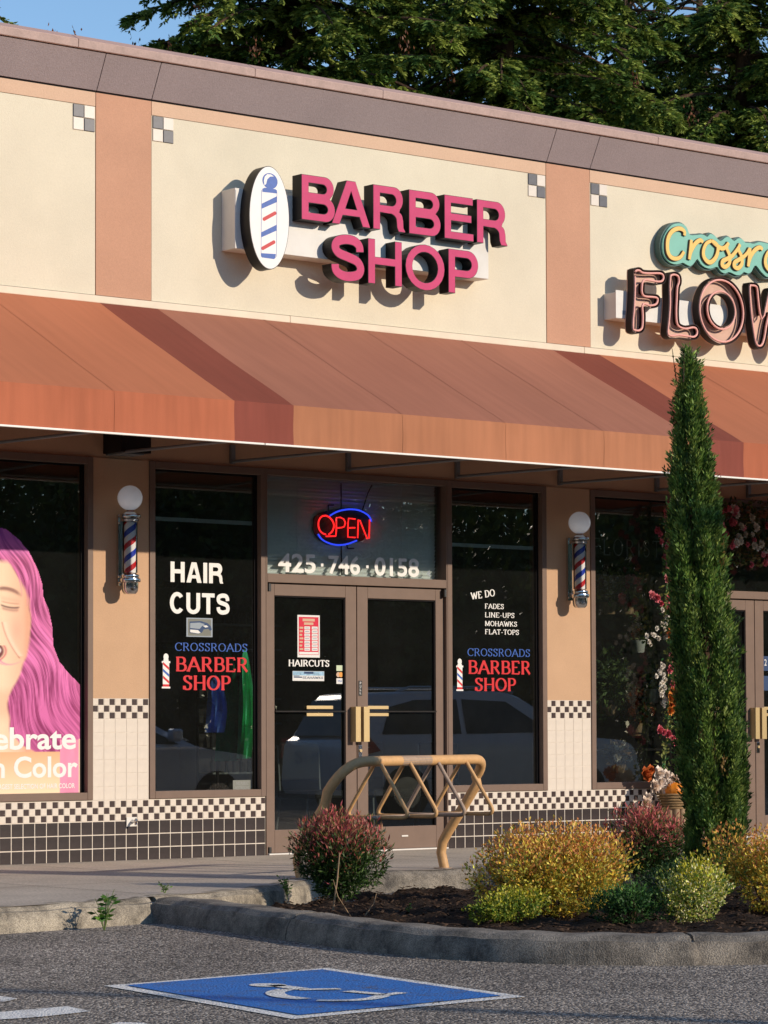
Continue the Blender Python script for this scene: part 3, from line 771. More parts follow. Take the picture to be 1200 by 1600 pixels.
# parapet fascia, leaning out towards its top
f0=[XL]+[x+PER*k for k in (-1,0,1,2) for x in (STR0,STR1)]+[XR]
for a,b in zip(f0[:-1],f0[1:]):
    part('fascia_panel',MB().prism_x([(-.012,6.180),(-.150,6.455),(.15,6.455),(.15,6.180)],a+.004,b-.004),'mauve_stucco')
part('fascia_backing',MB().prism_x([(.0,6.185),(-.130,6.45),(.14,6.45),(.14,6.185)],XL,XR),'dark_gap')
part('shadow_joint',MB().box(XL,XR,-.001,.15,6.166,6.180),'dark_gap')
cx_=sorted([float(atY(x,20+60,-.17).x) for x in (97,)]+[2.22,3.62+.1,6.95]); 
cj=[XL,-5.6,-2.55,.50,2.25,3.62,6.92,9.95,13.0,XR]
for a,b in zip(cj[:-1],cj[1:]):
    mb=MB(); mb.prism_x([(-.172,6.462),(-.178,6.530),(-.165,6.536),(-.070,6.585),(.25,6.600),(.25,6.462)],a+.003,b-.003)
    part('coping',mb,'coping_metal',bevel=.004)
    mb=MB(); mb.prism_x([(-.1745,6.466),(-.1792,6.526),(-.1765,6.526),(-.1718,6.466)],a+.003,b-.003)
    part('coping_lip',mb,'coping_dirty')  # thin sheet over the front face, its shade held in the darker colour
part('coping_backing',MB().box(XL,XR,-.15,.24,6.456,6.54),'dark_gap')
# trim above the awnings
tj=[XL,-4.6,-1.1,2.72,6.1,9.2,12.4,XR]
for a,b in zip(tj[:-1],tj[1:]):
    part('trim',MB().box(a+.001,b-.001,-.035,.0,4.462,4.522),'trim_cream',bevel=.006)
# roof and remaining walls
part('roof',MB().box(XL,XR,.2,13,5.7,5.8),'roof_gravel')
part('end_wall',MB().box(XL-.2,XL,0,13,-.1,6.45),'cream_stucco'); part('end_wall',MB().box(XR,XR+.2,0,13,-.1,6.45),'cream_stucco'); part('rear_wall',MB().box(XL,XR,12.8,13,-.1,6.3),'back_wall')
# rooms
part('shop_floor',MB().box(XL,XR,.18,7,-.05,.0),'interior_floor'); part('ceiling',MB().box(XL,XR,.2,7,3.35,3.42),'interior_wall'); part('inner_rear_wall',MB().box(XL,XR,6.0,6.2,0,3.34),'interior_wall')
for x in (PIER0+.27-PER,PIER0+.27,PIER0+.27+PER,PIER0+.27+2*PER): part('partition_wall',MB().box(x-.06,x+.06,.23,5.99,0,3.34),'interior_wall')

# ---------- tiled base
TP=.108; SP=TP/2
big=mesh_of('tile',MB().cbox(-.0502,.0502,-.0022,0,-.0502,.0502,.0014),'tile_black')
sm_d=mesh_of('dark_mosaic_tile',MB().cbox(-.0240,.0240,-.0020,0,-.0240,.0240,.001),'tile_brown')
sm_c=mesh_of('cream_mosaic_tile',MB().cbox(-.0252,.0252,-.0020,0,-.0252,.0252,.001),'tile_cream')
pale=mesh_of('white_tile',MB().cbox(-.0520,.0520,-.0020,0,-.0524,.0524,.001),'tile_cream')
def jit(): return random.uniform(-.0006,.0006)
def put(name,me,parent,x,z,y=0,sx=1.0,sz=1.0):
    o=link(name,me,parent); o.location=Vector((x+jit(),y-random.uniform(0,.0004),z+jit()))-wloc(parent); o.scale=(sx,1,sz); return o
def base_wall(x0,x1,phase,individual=True,xa=None):
    w=part('base_wall',MB().box(x0,x1,.0005,.2,-.2,.484),'grout')
    mbs=[MB(),MB(),MB()]
    k0=math.floor((x0-phase)/TP)-1
    for k in range(k0,k0+int((x1-x0)/TP)+4):
        a=phase+k*TP; b=a+TP
        ca,cb=max(a,x0),min(b,x1)
        if cb-ca<.012: continue
        sc=(cb-ca)/TP
        for r in range(3):
            z=.3162-TP*(r+.5)
            if individual and (xa is None or ca>xa): put('tile',big,w,(ca+cb)/2,z,0,sc)
            else: mbs[0].cbox(ca+.004,cb-.004,-.0022,0,z-.0502,z+.0502,.0014)
        for h in range(2):
            a2=a+h*SP; b2=a2+SP; ca2,cb2=max(a2,x0),min(b2,x1)
            if cb2-ca2<.01: continue
            s2=(cb2-ca2)/SP
            for r in range(3):
                z=.3182+SP*(r+.5); d=((h+r)%2==1)
                if individual and (xa is None or ca2>xa): put('dark_mosaic_tile' if d else 'cream_mosaic_tile', sm_d if d else sm_c, w,(ca2+cb2)/2,z,0,s2)
                else: mbs[1 if d else 2].cbox(ca2+.003,cb2-.003,-.0020,0,z-.0245,z+.0245,.002)
    for q,mn in zip(mbs,('tile_black','tile_brown','tile_cream')):
        if q.f: o=obj('tile_field',q,mn,w); o['kind']='stuff'
base_wall(-.43,2.474,0.0)
base_wall(XL,-.4305,0.0,individual=False)
base_wall(4.470,7.355,4.557)
base_wall(9.36,XR,9.36,individual=False)
# pier tiles
for k in (-1,0,1,2):
    a,b=PIER0+PER*k,PIER1+PER*k
    w=part('pier_base',MB().box(a,b,.0005,.2,.4845,1.2965),'grout')
    ph=b-5.05*TP if k==0 else b-5.03*TP
    ind=k in (0,1)
    mbs=[MB(),MB()]
    for c in range(-1,6):
        ca,cb=max(ph+c*TP,a),min(ph+(c+1)*TP,b)
        if cb-ca<.01: continue
        for r in range(6):
            z=1.1312-TP*(r+.5)
            if ind: put('white_tile',pale,w,(ca+cb)/2,z,0,(cb-ca)/TP)
            else: mbs[0].cbox(ca+.002,cb-.002,-.0020,0,z-.052,z+.052,.002)
        for h in range(2):
            ca2,cb2=max(ph+c*TP+h*SP,a),min(ph+c*TP+(h+1)*SP,b)
            if cb2-ca2<.008: continue
            for r in range(3):
                z=1.1332+SP*(r+.5); d=((h+r)%2==1)
                if ind: put('dark_mosaic_tile' if d else 'cream_mosaic_tile', sm_d if d else sm_c, w,(ca2+cb2)/2,z,0,(cb2-ca2)/SP)
                else: mbs[1 if d else 0].cbox(ca2+.003,cb2-.003,-.0020,0,z-.0245,z+.0245,.002)
    for q,mn in zip(mbs,('tile_cream','tile_brown')):
        if q.f: o=obj('tile_field',q,mn,w); o['kind']='stuff'

# ---------- windows and doors
YF,YG=-.012,.055
def pane(x0,x1,z0,z1,parent,y=YG,m_='glass'): return obj('pane',MB().quad((x0,y,z0),(x1,y,z0),(x1,y,z1),(x0,y,z1)),m_,parent)
def member(mb,x0,x1,z0,z1,y0=YF,y1=.11): return mb.box(x0,x1,y0,y1,z0,z1)
def window(x0,x1,z0=WZ0,z1=WZ1,l=.052,r=.052,name='window',label=None,mull=()):
    mb=MB(); member(mb,x0,x0+l,z0,z1); member(mb,x1-r,x1,z0,z1); member(mb,x0+l+.0005,x1-r-.0005,z0,z0+.060); member(mb,x0+l+.0005,x1-r-.0005,z1-.06,z1)
    for x in mull: member(mb,x-.025,x+.025,z0+.061,z1-.061)
    o=obj(name,mb,'brown_frame',bld,bevel=.003,label=label)
    pane(x0+l,x1-r,z0+.06,z1-.06,o)
    # dark rubber bead between frame and glass
    g=MB(); a,b,c,d=x0+l,x1-r,z0+.06,z1-.06
    g.box(b-.030,b-.001,YG-.012,YG-.002,c,d); g.box(a+.001,a+.014,YG-.012,YG-.002,c,d); g.box(a+.015,b-.031,YG-.012,YG-.002,d-.016,d-.001)
    obj('glazing_bead',g,'dark_gap',o)
    return o
win1=window(-3.585,PIER0-.002,mull=(-1.4,))
win2=window(1.302,2.476,l=.055,r=.05)
win3=window(4.468,5.642,l=.052,r=.055)
win4=window(6.187,7.361,l=.055,r=.05)
win5=window(9.353,10.527)
win0=window(-8.0,-4.13,mull=(-6.0,))
win6=window(11.07,15.2,mull=(13,))
def doors(x0,x1,dec):
    """door opening with transom from x0 to x1"""
    mid=(x0+x1)/2
    mb=MB(); member(mb,x0,x0+.016,0,WZ1); member(mb,x1-.014,x1,0,WZ1)
    member(mb,x0+.0165,x1-.0145,2.272,2.345); member(mb,x0+.0165,x1-.0145,WZ1-.055,WZ1)
    tw=obj('transom_window',mb,'brown_frame',bld,bevel=.003); pane(x0+.017,x1-.015,2.345,WZ1-.055,tw,.06,'glass_pale')
    obj('threshold',MB().box(x0+.017,x1-.015,-.03,.10,.001,.012),'raceway_white',bld)
    ds=[]
    for s in (0,1):
        a=x0+.020 if s==0 else mid+.004; b=mid-.004 if s==0 else x1-.018
        y0,y1=.022,.068
        mb=MB()
        st=.092 if s==0 else .118
        en=.118 if s==0 else .092
        mb.box(a,a+st,y0,y1,.014,2.264); mb.box(b-en,b,y0,y1,.014,2.264)
        mb.box(a+st+.0003,b-en-.0003,y0,y1,.014,.205); mb.box(a+st+.0003,b-en-.0003,y0,y1,2.165,2.264)
        d=obj('door',mb,'brown_frame',bld,bevel=.003,label='left door leaf with price list' if (s==0 and dec) else None)
        pane(a+st,b-en,.205,2.165,d,.050)
        bead=MB(); bead.box(b-en-.012,b-en-.0005,.030,.046,.206,2.164); bead.box(a+st,b-en-.013,.030,.046,2.152,2.164); obj('glazing_bead',bead,'dark_gap',d)
        # push bar across the glass and gold plates
        obj('push_bar',MB().box(a+st+.002,b-en-.002,.010,.020,1.188,1.200),'black_metal',d)
        gx=(b-en-.16,b-.245+.02) if s==0 else (a+st-.01,a+st+.27)
        if s==0: g0,g1=2.935-2.478+x0,3.218-2.478+x0
        else: g0,g1=3.555-2.478+x0,3.827-2.478+x0
        obj('push_plate',merge(MB().box(g0,g1,.028,.036,1.214,1.243),MB().box(g0,g1,.028,.036,1.154,1.182)),'brass',d,bevel=.002)
        # pull handle: a tall plate standing off the stile
        if s==0: h0,h1=mid-.072,mid-.016
        else: h0,h1=mid+.016,mid+.080
        hb=MB(); hb.box(h0,h1,-.052,-.044,.935,1.235); hb.box(h0,h0+.012,-.0435,.021,.936,1.234)
        obj('pull_handle',hb,'brass',d,bevel=.002)
        hb=MB(); hb.box(h0+.014,h0+.020,-.043,.021,.94,1.23); obj('handle_back',hb,'black_metal',d)
        hg=a+.004 if s==0 else b-.022
        obj('hinge',MB().box(hg-.004,hg+.022,-.022,.021,2.195,2.262),'black_plastic',d,bevel=.003)
        obj('hinge',MB().box(hg,hg+.026,-.018,.021,.016,.065),'black_plastic',d,bevel=.003)
        ds.append(d)
    obj('door_gap',MB().box(mid-.0035,mid+.0035,.05,.07,.014,2.26),'dark_gap',bld)
    # lock
    d=ds[1]
    obj('lock_plate',MB().box(mid+.012,mid+.052,.016,.0215,.80,.905),'chrome',d,bevel=.002)
    obj('lock_cylinder',MB().tube([(mid+.032,.006,.86),(mid+.032,.0155,.86)],.013,14),'brass',d,smooth=True)
    if dec:
        px=mid+.018
        pl=obj('pull_sign',MB().box(px,px+.036,.018,.0215,1.329,1.457),'black_plastic',d)
        for i,ch in enumerate('PULL'): obj('lettering',fit_text(ch,px+.011,px+.026,1.430-i*.028-.004,1.449-i*.028-.002,.0175),'text_white',pl)
    return tw,ds
tw,ds=doors(2.478,4.466,True)
tw2,ds2=doors(7.363,9.351,False)
dleft,dright=ds
obj('floor_latch',MB().box(3.96,4.03,.016,.0215,.115,.128),'raceway_white',dright)

# window lettering (printed on the outside of the glass)
yl=YG-.003
def letters_flat(word,x0,x1,z0,z1,ws,s,y,gap):
    tot=sum(ws)+gap*(len(word)-1); k=(x1-x0)/tot; x=x0; out=[]
    for ch,wd in zip(word,ws):
        o=outline_mesh(glyph(ch,wd*k/(z1-z0) ,s),.0006,y,x,z0,(z1-z0),(z1-z0)); x+=(wd+gap)*k; out.append(o)
    return merge(*out)
obj('lettering',letters_flat('HAIR',1.551,2.075,2.250,2.417,[.78,.84,.22,.76],.235,yl,.10),'text_white',win2,label='white lettering HAIR')
obj('lettering',letters_flat('CUTS',1.544,2.148,1.995,2.166,[.8,.76,.70,.74],.225,yl,.10),'text_white',win2,label='white lettering CUTS')
def barber_block(win,dx,dz0,cr,ba,sh,mp):
    obj('lettering',serif_text('CROSSROADS',*cr,yl,thick=.16,thin=.06),'text_blue',win,label='blue lettering CROSSROADS')
    obj('lettering',serif_text('BARBER',*ba,yl,thick=.24,thin=.09),'text_red',win,label='red lettering BARBER')
    obj('lettering',serif_text('SHOP',*sh,yl,thick=.24,thin=.09),'text_red',win,label='red lettering SHOP')
    x0,x1,z0,z1=mp; w_=x1-x0; h=z1-z0; mb=MB(); y=yl
    def q(a,b,c,d,l,mi): mb.mi=mi; yy=y-.0004*l; mb.quad((x0+a*w_,yy,z0+c*h),(x0+b*w_,yy,z0+c*h),(x0+b*w_,yy,z0+d*h),(x0+a*w_,yy,z0+d*h))
    q(.12,.88,.0,.80,0,0); q(.0,1,.74,.80,0.5,0); q(.0,1,.0,.05,.5,0); q(.2,.8,.80,.85,.5,0)
    cxx,cz,r=x0+.5*w_,z0+.92*h,.30*w_; mb.mi=0
    mb.add([(cxx+r*math.cos(a*PI/8),y,cz+r*math.sin(a*PI/8)*1.15) for a in range(16)],[tuple(range(16))])
    for k,(t,mi) in enumerate(((.56,1),(.36,2),(.16,1))):
        mb.mi=mi; yy=y-.0008; dz=.16*h
        z=z0+t*h
        mb.quad((x0+.14*w_,yy,z+dz*.85),(x0+.86*w_,yy,z-dz*.15),(x0+.86*w_,yy,z+dz*.35),(x0+.14*w_,yy,z+dz*1.35))
    mb.mi=1; q(.12,.88,.05,.12,1.5,1)
    obj('barber_pole_print',mb,['text_white','text_red','text_blue'],win)
barber_block(win2,0,0,(1.595,2.332,1.689,1.755),(1.604,2.339,1.523,1.638),(1.678,2.158,1.371,1.486),(1.464,1.547,1.381,1.659))
barber_block(win3,0,0,(4.748,5.491,1.686,1.753),(4.758,5.498,1.530,1.645),(4.836,5.319,1.379,1.491),(4.617,4.697,1.376,1.656))
obj('lettering',serif_text('WE DO',4.797,5.078,2.185,2.245,yl,thick=.22,thin=.09,rot=R_(8)),'text_white',win3)
for t_,x1_,z0_,z1_ in (('FADES',5.178,2.109,2.152),('LINE-UPS',5.305,2.032,2.075),('MOHAWKS',5.335,1.955,1.998),('FLAT-TOPS',5.358,1.882,1.925)):
    obj('lettering',serif_text(t_,4.955,x1_,z0_,z1_,yl,thick=.22,thin=.09),'text_white',win3)
obj('lettering',serif_text('HAIRCUTS',2.757,3.191,1.575,1.628,.046,thick=.25,thin=.10),'text_white',dleft)
for t_,a,b in (('425',2.657,3.057),('746',3.195,3.539),('0158',3.70,4.198)):
    obj('lettering',fit_text(t_,a,b,2.364,2.525,.0575,offset=.0035),'text_white',tw,label='white phone digits '+t_)
for xx in (3.126,3.62): obj('lettering',MB().lathe([(.001,0),(.014,0)],12),'text_white',tw) if False else obj('lettering',MB().box(xx-.013,xx+.013,.0565,.0575,2.425,2.451),'text_white',tw)
obj('lettering',fit_text('4',4.285,4.325,2.372,2.43,.0575),'gray_print',tw)
fr5=MB(); fr5.box(2.199-.02,2.36,yl-.001,yl,.535,.625)
obj('small_notice',fr5,'interior_wall',win2)
obj('lettering',fit_text('NO PUBLIC',2.215,2.337,.587,.612,yl-.0015),'text_gray',win2); obj('lettering',fit_text('RESTROOMS',2.205,2.345,.548,.573,yl-.0015),'text_gray',win2)
obj('lettering',fit_text('12',8.49,8.545,1.640,1.70,.046),'text_white',ds2[1])
for zz in (1.66,1.47): obj('notice',MB().box(8.478,8.62,.0475,.0485,zz-.07,zz+.07),'navy',ds2[1])
# pale header rails inside the two narrow windows
for wn,a,b,z in ((win2,1.40,2.405,2.765),(win3,4.56,5.565,2.667)):
    obj('blind_rail',MB().box(a,b,YG+.03,YG+.06,z-.016,z+.016),'blind',wn)

# ================================================================== AWNINGS
AD,AZT,AZF,AZB=1.845,4.470,3.522,3.214
def cloth_strip(x0,x1,kind,lift=0):
    """canvas between x0 and x1, top slope or front drop, gently uneven"""
    nx=max(2,int((x1-x0)/.12)); ny=14 if kind=='top' else 6; vs=[];fs=[]
    for i in range(nx+1):
        x=x0+(x1-x0)*i/nx
        sag=.012*math.sin((x*PI/1.22))**2
        for j in range(ny+1):
            t=j/ny
            if kind=='top':
                y=-.02-(AD-.02)*t; z=AZT+(AZF-AZT)*t - sag*math.sin(PI*t)*1.2 + .004*math.sin(x*5.1+t*7)*math.sin(PI*t)
                if t>.97: z-=.004
                # small pucker lines near the fold
                y+=0; z+=lift
            else:
                y=-AD-.002+.006*math.sin(x*9+t*3)*math.sin(PI*t)+.003*math.sin(x*23)*t; z=AZF-.001+(AZB-AZF)*t; y-=lift
            vs.append((x,y,z))
    for i in range(nx):
        for j in range(ny):
            a=i*(ny+1)+j; fs.append((a,a+1,a+ny+2,a+ny+1))
    return MB().add(vs,fs)
def awning(x0,x1,mains,darks,label,mt,mf):
    a=thing('awning',label,'awning',((x0+x1)/2,-.02,AZT))
    for p,q in mains:
        # sewn cloth widths with seams
        k=max(1,round((q-p)/1.22)); 
        for i in range(k):
            s,e=p+(q-p)*i/k,p+(q-p)*(i+1)/k
            obj('canvas_panel',cloth_strip(s,e-.0,'top'),mt,a,smooth=True)
            obj('valance_panel',cloth_strip(s,e,'front'),mf,a,smooth=True)
            if i>0:
                obj('seam',cloth_strip(s-.012,s+.012,'top',lift=.0022),mt,a)
                obj('seam',cloth_strip(s-.010,s+.010,'front',lift=.0020),mf,a)
    for p,q in darks:
        obj('stripe_panel',cloth_strip(p,q,'top'),'canvas_dark',a,smooth=True,label='dark red stripe')
        obj('stripe_valance',cloth_strip(p,q,'front'),'canvas_dark_front',a,smooth=True,label='dark red stripe')
    obj('edge_trim',MB().box(x0+.004,x1-.004,-AD-.012,-AD+.012,AZB-.014,AZB+.001),'trim_white',a,bevel=.003)
    # frame: rafters, bottom chords, brackets
    n=round((x1-x0)/1.22)
    for i in range(n):
        x=x0+(x1-x0)*(i+.9)/n-.05
        obj('rafter',MB().tube([(x,-.03,AZT-.04),(x,-AD+.03,AZF-.03)],.016,8),'pole_grey',a,smooth=True)
        obj('bottom_chord',MB().tube([(x,-.0,3.262),(x,-AD+.02,AZB+.02)],.013,8),'pole_grey',a,smooth=True)
        obj('bracket',MB().box(x-.02,x+.02,-.02,.011,3.245,3.40),'pole_grey',a)
    obj('front_rail',MB().tube([(x0+.02,-AD+.03,AZB+.02),(x1-.02,-AD+.03,AZB+.02)],.014,8),'pole_grey',a,smooth=True)
    obj('end_gusset',MB().add([(x0+.003,-.02,AZT-.01),(x0+.003,-AD+.01,AZF-.01),(x0+.003,-AD+.01,AZB+.005),(x0+.003,-.02,3.26)],[(0,1,2,3)]),'canvas_dark',a) if False else None
    return a
X1_,X2_=1.0820,5.9900
awning(-3.80,X1_,[(-3.52,.801)],[(-3.80,-3.52),(.801,X1_)],'orange red canvas awning over the window with the pink haired woman','canvas_orange_top','canvas_orange_front')
awning(X1_,X2_,[(1.363,5.715)],[(X1_,1.363),(5.715,X2_)],'faded brownish red canvas awning over the barber shop doors','canvas_faded_top','canvas_faded_front')
awning(X2_,10.88,[(6.287,10.6)],[(X2_,6.287),(10.6,10.88)],'orange red canvas awning over the flower shop behind the cypress','canvas_orange_top','canvas_orange_front')
# downlight box under the awning
dl=thing('downlight_box','dark box light fixture under the awning above the left barber pole','light fixture',(1.0,-.15,3.3))
obj('housing',MB().box(.86,1.15,-.25,.010,3.255,3.46),'black_metal',dl,bevel=.004)
obj('lens',MB().box(.90,1.11,-.21,-.04,3.243,3.2545),'pole_grey',dl,bevel=.004)

# ================================================================== BARBER SHOP SIGN
sg=thing('channel_letter_sign','pink raised letters BARBER SHOP with black sides on a white raceway','sign',(3.4,-.1,5.0))
obj('raceway',MB().box(2.028,4.803,-.192,-.001,5.005,5.508),'raceway_white',sg,bevel=.004)
obj('raceway_cover',MB().box(2.034,2.30,-.196,-.1925,5.30,5.49),'raceway_white',sg)
ROW=[('B',2.623,2.980,5.292,5.673),('A',2.944,3.362,5.292,5.673),('R',3.392,3.747,5.292,5.673),('B',3.788,4.145,5.292,5.673),('E',4.187,4.522,5.292,5.673),('R',4.559,4.917,5.292,5.673),
     ('S',2.932,3.298,4.822,5.206),('H',3.335,3.708,4.822,5.206),('O',3.746,4.188,4.822,5.206),('P',4.230,4.574,4.822,5.206)]
for ch,x0,x1,z0,z1 in ROW:
    h=z1-z0; wd=(x1-x0)/h
    if ch=='R': wd=(x1-x0)/h/1.05
    s=.205 if ch not in 'S' else .24
    g=glyph(ch,wd,s)
    body=outline_mesh(g,.122,-.315,x0,z0,h,h)
    l=obj('letter',body,'black_metal',sg,label='letter '+ch)
    # face slightly inset within its trim
    g2=[]
    for i,lp in enumerate(g):
        A=1
        g2.append(offset_loop(lp,.011 if i==0 else -.011))
    if ch=='S': g2=[offset_loop(g[0],.011)]
    obj('face',outline_mesh(g2,.004,-.3182,x0,z0,h,h),'sign_pink',l)
# oval sign with a barber pole
ov=thing('oval_sign','white oval sign with black side and painted blue and red barber pole','sign',(2.284,-.2,5.0))
def ell(cx,cz,rx,rz,n=56): return [(cx+rx*math.cos(2*PI*i/n),cz+rz*math.sin(2*PI*i/n)) for i in range(n)]
oc=(2.284,5.268); orx,orz=.208,.430
obj('cabinet',outline_mesh([ell(*oc,orx,orz)],.125,-.320,0,0),'black_metal',ov,smooth=True)
obj('face',outline_mesh([ell(*oc,orx-.006,orz-.006)],.004,-.3232,0,0),'sign_white',ov)
mb=MB()
def fl(pts,l,mi): mb.mi=mi; y=-.3234-.0005*l; mb.add([(a,y,b) for a,b in pts],[tuple(range(len(pts)))])
L_,R2=2.205,2.362
fl(ell(2.290,5.573,.079,.066,28),1,0)                      # blue globe ring
fl([(2.232,5.53),(2.226,5.57),(2.236,5.605),(2.262,5.628),(2.300,5.630),(2.330,5.616),(2.290,5.610),(2.262,5.585),(2.250,5.545)],2,1)
fl([(L_+.006,5.475),(R2,5.478),(R2,5.503),(2.345,5.512),(2.235,5.512),(L_+.006,5.500)],1.2,0)
for P_ in ([(2.205,5.376),(2.361,5.455),(2.361,5.406),(2.205,5.334)],[(2.200,5.138),(2.357,5.217),(2.357,5.168),(2.200,5.096)]): fl(P_[::-1],1,0)
def pill(a,b,wd):
    a,b=Vector(a),Vector(b); d=(b-a).normalized(); n=Vector((-d.y,d.x)); pts=[]
    for k in range(9): an=PI/2+PI*k/8; q=a+(n*math.sin(an)+d*math.cos(an))*wd/2; pts.append((q.x,q.y))
    for k in range(9): an=-PI/2+PI*k/8; q=b+(n*math.sin(an)+d*math.cos(an))*wd/2; pts.append((q.x,q.y))
    return pts
fl(pill((2.228,5.250),(2.342,5.312),.030),1,2); fl(pill((2.214,5.006),(2.330,5.070),.030),1,2)
fl([(2.195,4.965),(2.350,4.972),(2.345,4.940),(2.330,4.928),(2.205,4.930),(2.196,4.940)][::-1],1,0)
for xa,xb in ((L_-.004,L_-.0005),(R2-.002,R2+.0015)): fl([(xa-.006,4.95),(xb-.006,4.95),(xb,5.49),(xa,5.49)],1.5,0)
obj('pole_print',mb,['sign_blue','sign_white','sign_red'],ov)

# ================================================================== FLOWER SHOP SIGNS
YS=-.254
ns=thing('neon_letter_sign','open channel letters FLOW with pink neon tubes on a white raceway','sign',(7.4,-.1,4.9))
obj('raceway',MB().box(6.376,9.9,-.160,-.001,4.795,5.035),'raceway_white',ns,bevel=.004)
obj('raceway_box',MB().box(6.374,6.56,-.166,-.1605,4.80,5.055),'raceway_white',ns)
obj('marking',MB().box(6.452,6.505,-.1668,-.1662,4.835,4.873),'gray_print',ns)
F_=[(6.519,5.229),(6.534,5.25),(6.573,5.265),(6.613,5.261),(6.64,5.248),(6.728,5.251),(6.853,5.263),(6.903,5.252),(6.925,5.218),(6.915,5.176),(6.879,5.15),(6.808,5.143),(6.71,5.147),(6.66,5.14),(6.647,5.094),(6.648,5.046),(6.673,5.032),(6.744,5.034),(6.815,5.033),(6.847,5.009),(6.841,4.963),(6.805,4.928),(6.725,4.912),(6.663,4.922),(6.651,4.905),(6.657,4.832),(6.652,4.742),(6.634,4.695),(6.59,4.67),(6.537,4.668),(6.497,4.684),(6.49,4.754),(6.506,4.883),(6.518,5.063)]
Lq=[(6.975,5.22),(6.988,5.25),(7.029,5.267),(7.078,5.266),(7.114,5.246),(7.126,5.209),(7.122,5.169),(7.104,5.129),(7.096,5.037),(7.087,4.907),(7.093,4.815),(7.118,4.785),(7.191,4.776),(7.282,4.796),(7.336,4.785),(7.36,4.742),(7.345,4.695),(7.295,4.667),(7.208,4.668),(7.099,4.669),(7.009,4.655),(6.958,4.664),(6.937,4.707),(6.957,4.844),(6.969,4.987),(6.967,5.129)]
Oq=ell(7.666,4.963,.312,.312,40); Oi=ell(7.662,4.969,.170,.162,32)
Wq=[(8.032,5.233),(8.085,5.262),(8.142,5.256),(8.17,5.219),(8.187,5.094),(8.214,4.965),(8.250,5.060),(8.293,5.19),(8.330,5.235),(8.385,5.235),(8.42,5.19),(8.462,5.06),(8.498,4.965),(8.525,5.094),(8.542,5.219),(8.57,5.256),(8.627,5.262),(8.68,5.233),(8.675,5.12),(8.63,4.80),(8.60,4.69),(8.55,4.651),(8.49,4.67),(8.45,4.75),(8.41,4.90),(8.356,5.02),(8.30,4.90),(8.262,4.75),(8.222,4.67),(8.16,4.651),(8.11,4.69),(8.08,4.80),(8.045,5.0)]
def neon_letter(ch,loops,tubes):
    big_=[catmull(lp,3,True) for lp in loops]
    grow=[offset_loop(lp,-.008 if i==0 else .008) for i,lp in enumerate(big_)]
    inn=[offset_loop(lp,-.002 if i==0 else .002) for i,lp in enumerate(big_)]
    l=obj('letter',outline_mesh(grow,.010,-.178,0,0),'copper',ns,label='letter '+ch)
    # side walls
    for i,(gq,iq) in enumerate(zip(grow,inn)):
        obj('side_wall',outline_mesh([gq,iq],.079,-.2575,0,0),'channel_brown',l,smooth=True)
    for i,lp in enumerate(big_):
        t=offset_loop(lp,.020 if i==0 else -.016)
        obj('neon_tube',MB().tube([(a,-.246,b) for a,b in t[::1]],.0105,8,closed=True),'neon_pink',l,smooth=True)
    return l
neon_letter('F',[F_],0); neon_letter('L',[Lq],0); neon_letter('O',[Oq,Oi],0); neon_letter('W',[Wq],0)
SB=[(7.019,5.553),(7.039,5.627),(7.09,5.7),(7.153,5.754),(7.235,5.778),(7.298,5.778),(7.355,5.75),(7.38,5.707),(7.40,5.683),(7.449,5.688),(7.488,5.693),(7.539,5.703),(7.59,5.7),(7.620,5.69),(7.661,5.722),(7.731,5.707),(7.77,5.679),(7.802,5.668),(7.848,5.698),(7.9,5.719),(7.952,5.702),(7.984,5.686),(8.023,5.711),(8.069,5.721),(8.115,5.704),(8.141,5.685),(8.2,5.688),(8.253,5.686),(8.319,5.709),(8.399,5.71),(8.5,5.70),(8.6,5.69),(8.75,5.70),(8.95,5.70),(9.08,5.78),(9.16,5.77),(9.2,5.70),(9.3,5.70),(9.38,5.65),
    (9.38,5.42),(9.28,5.37),(9.1,5.36),(8.95,5.38),(8.8,5.36),(8.6,5.38),(8.45,5.36),(8.394,5.374),(8.329,5.416),(8.283,5.455),(8.255,5.44),(8.225,5.394),(8.17,5.369),(8.118,5.378),(8.078,5.351),(8.012,5.338),(7.947,5.353),(7.908,5.358),(7.856,5.339),(7.792,5.356),(7.756,5.390),(7.728,5.387),(7.663,5.367),(7.586,5.373),(7.523,5.404),(7.488,5.440),(7.450,5.402),(7.395,5.366),(7.325,5.38),(7.294,5.388),(7.218,5.365),(7.13,5.371),(7.061,5.413),(7.025,5.473)]
ss=thing('script_sign','green cloud shaped board with yellow script letters above the neon letters','sign',(8,-.05,5.3))
sb=catmull(SB,2,True)
obj('back_board',outline_mesh([offset_loop(sb,-.004)],.07,-.090,0,0),'teal_edge',ss,label='dark green cabinet')
obj('face_board',outline_mesh([offset_loop(sb,.012)],.022,-.113,0,0),'teal_face',ss,bevel=.002)
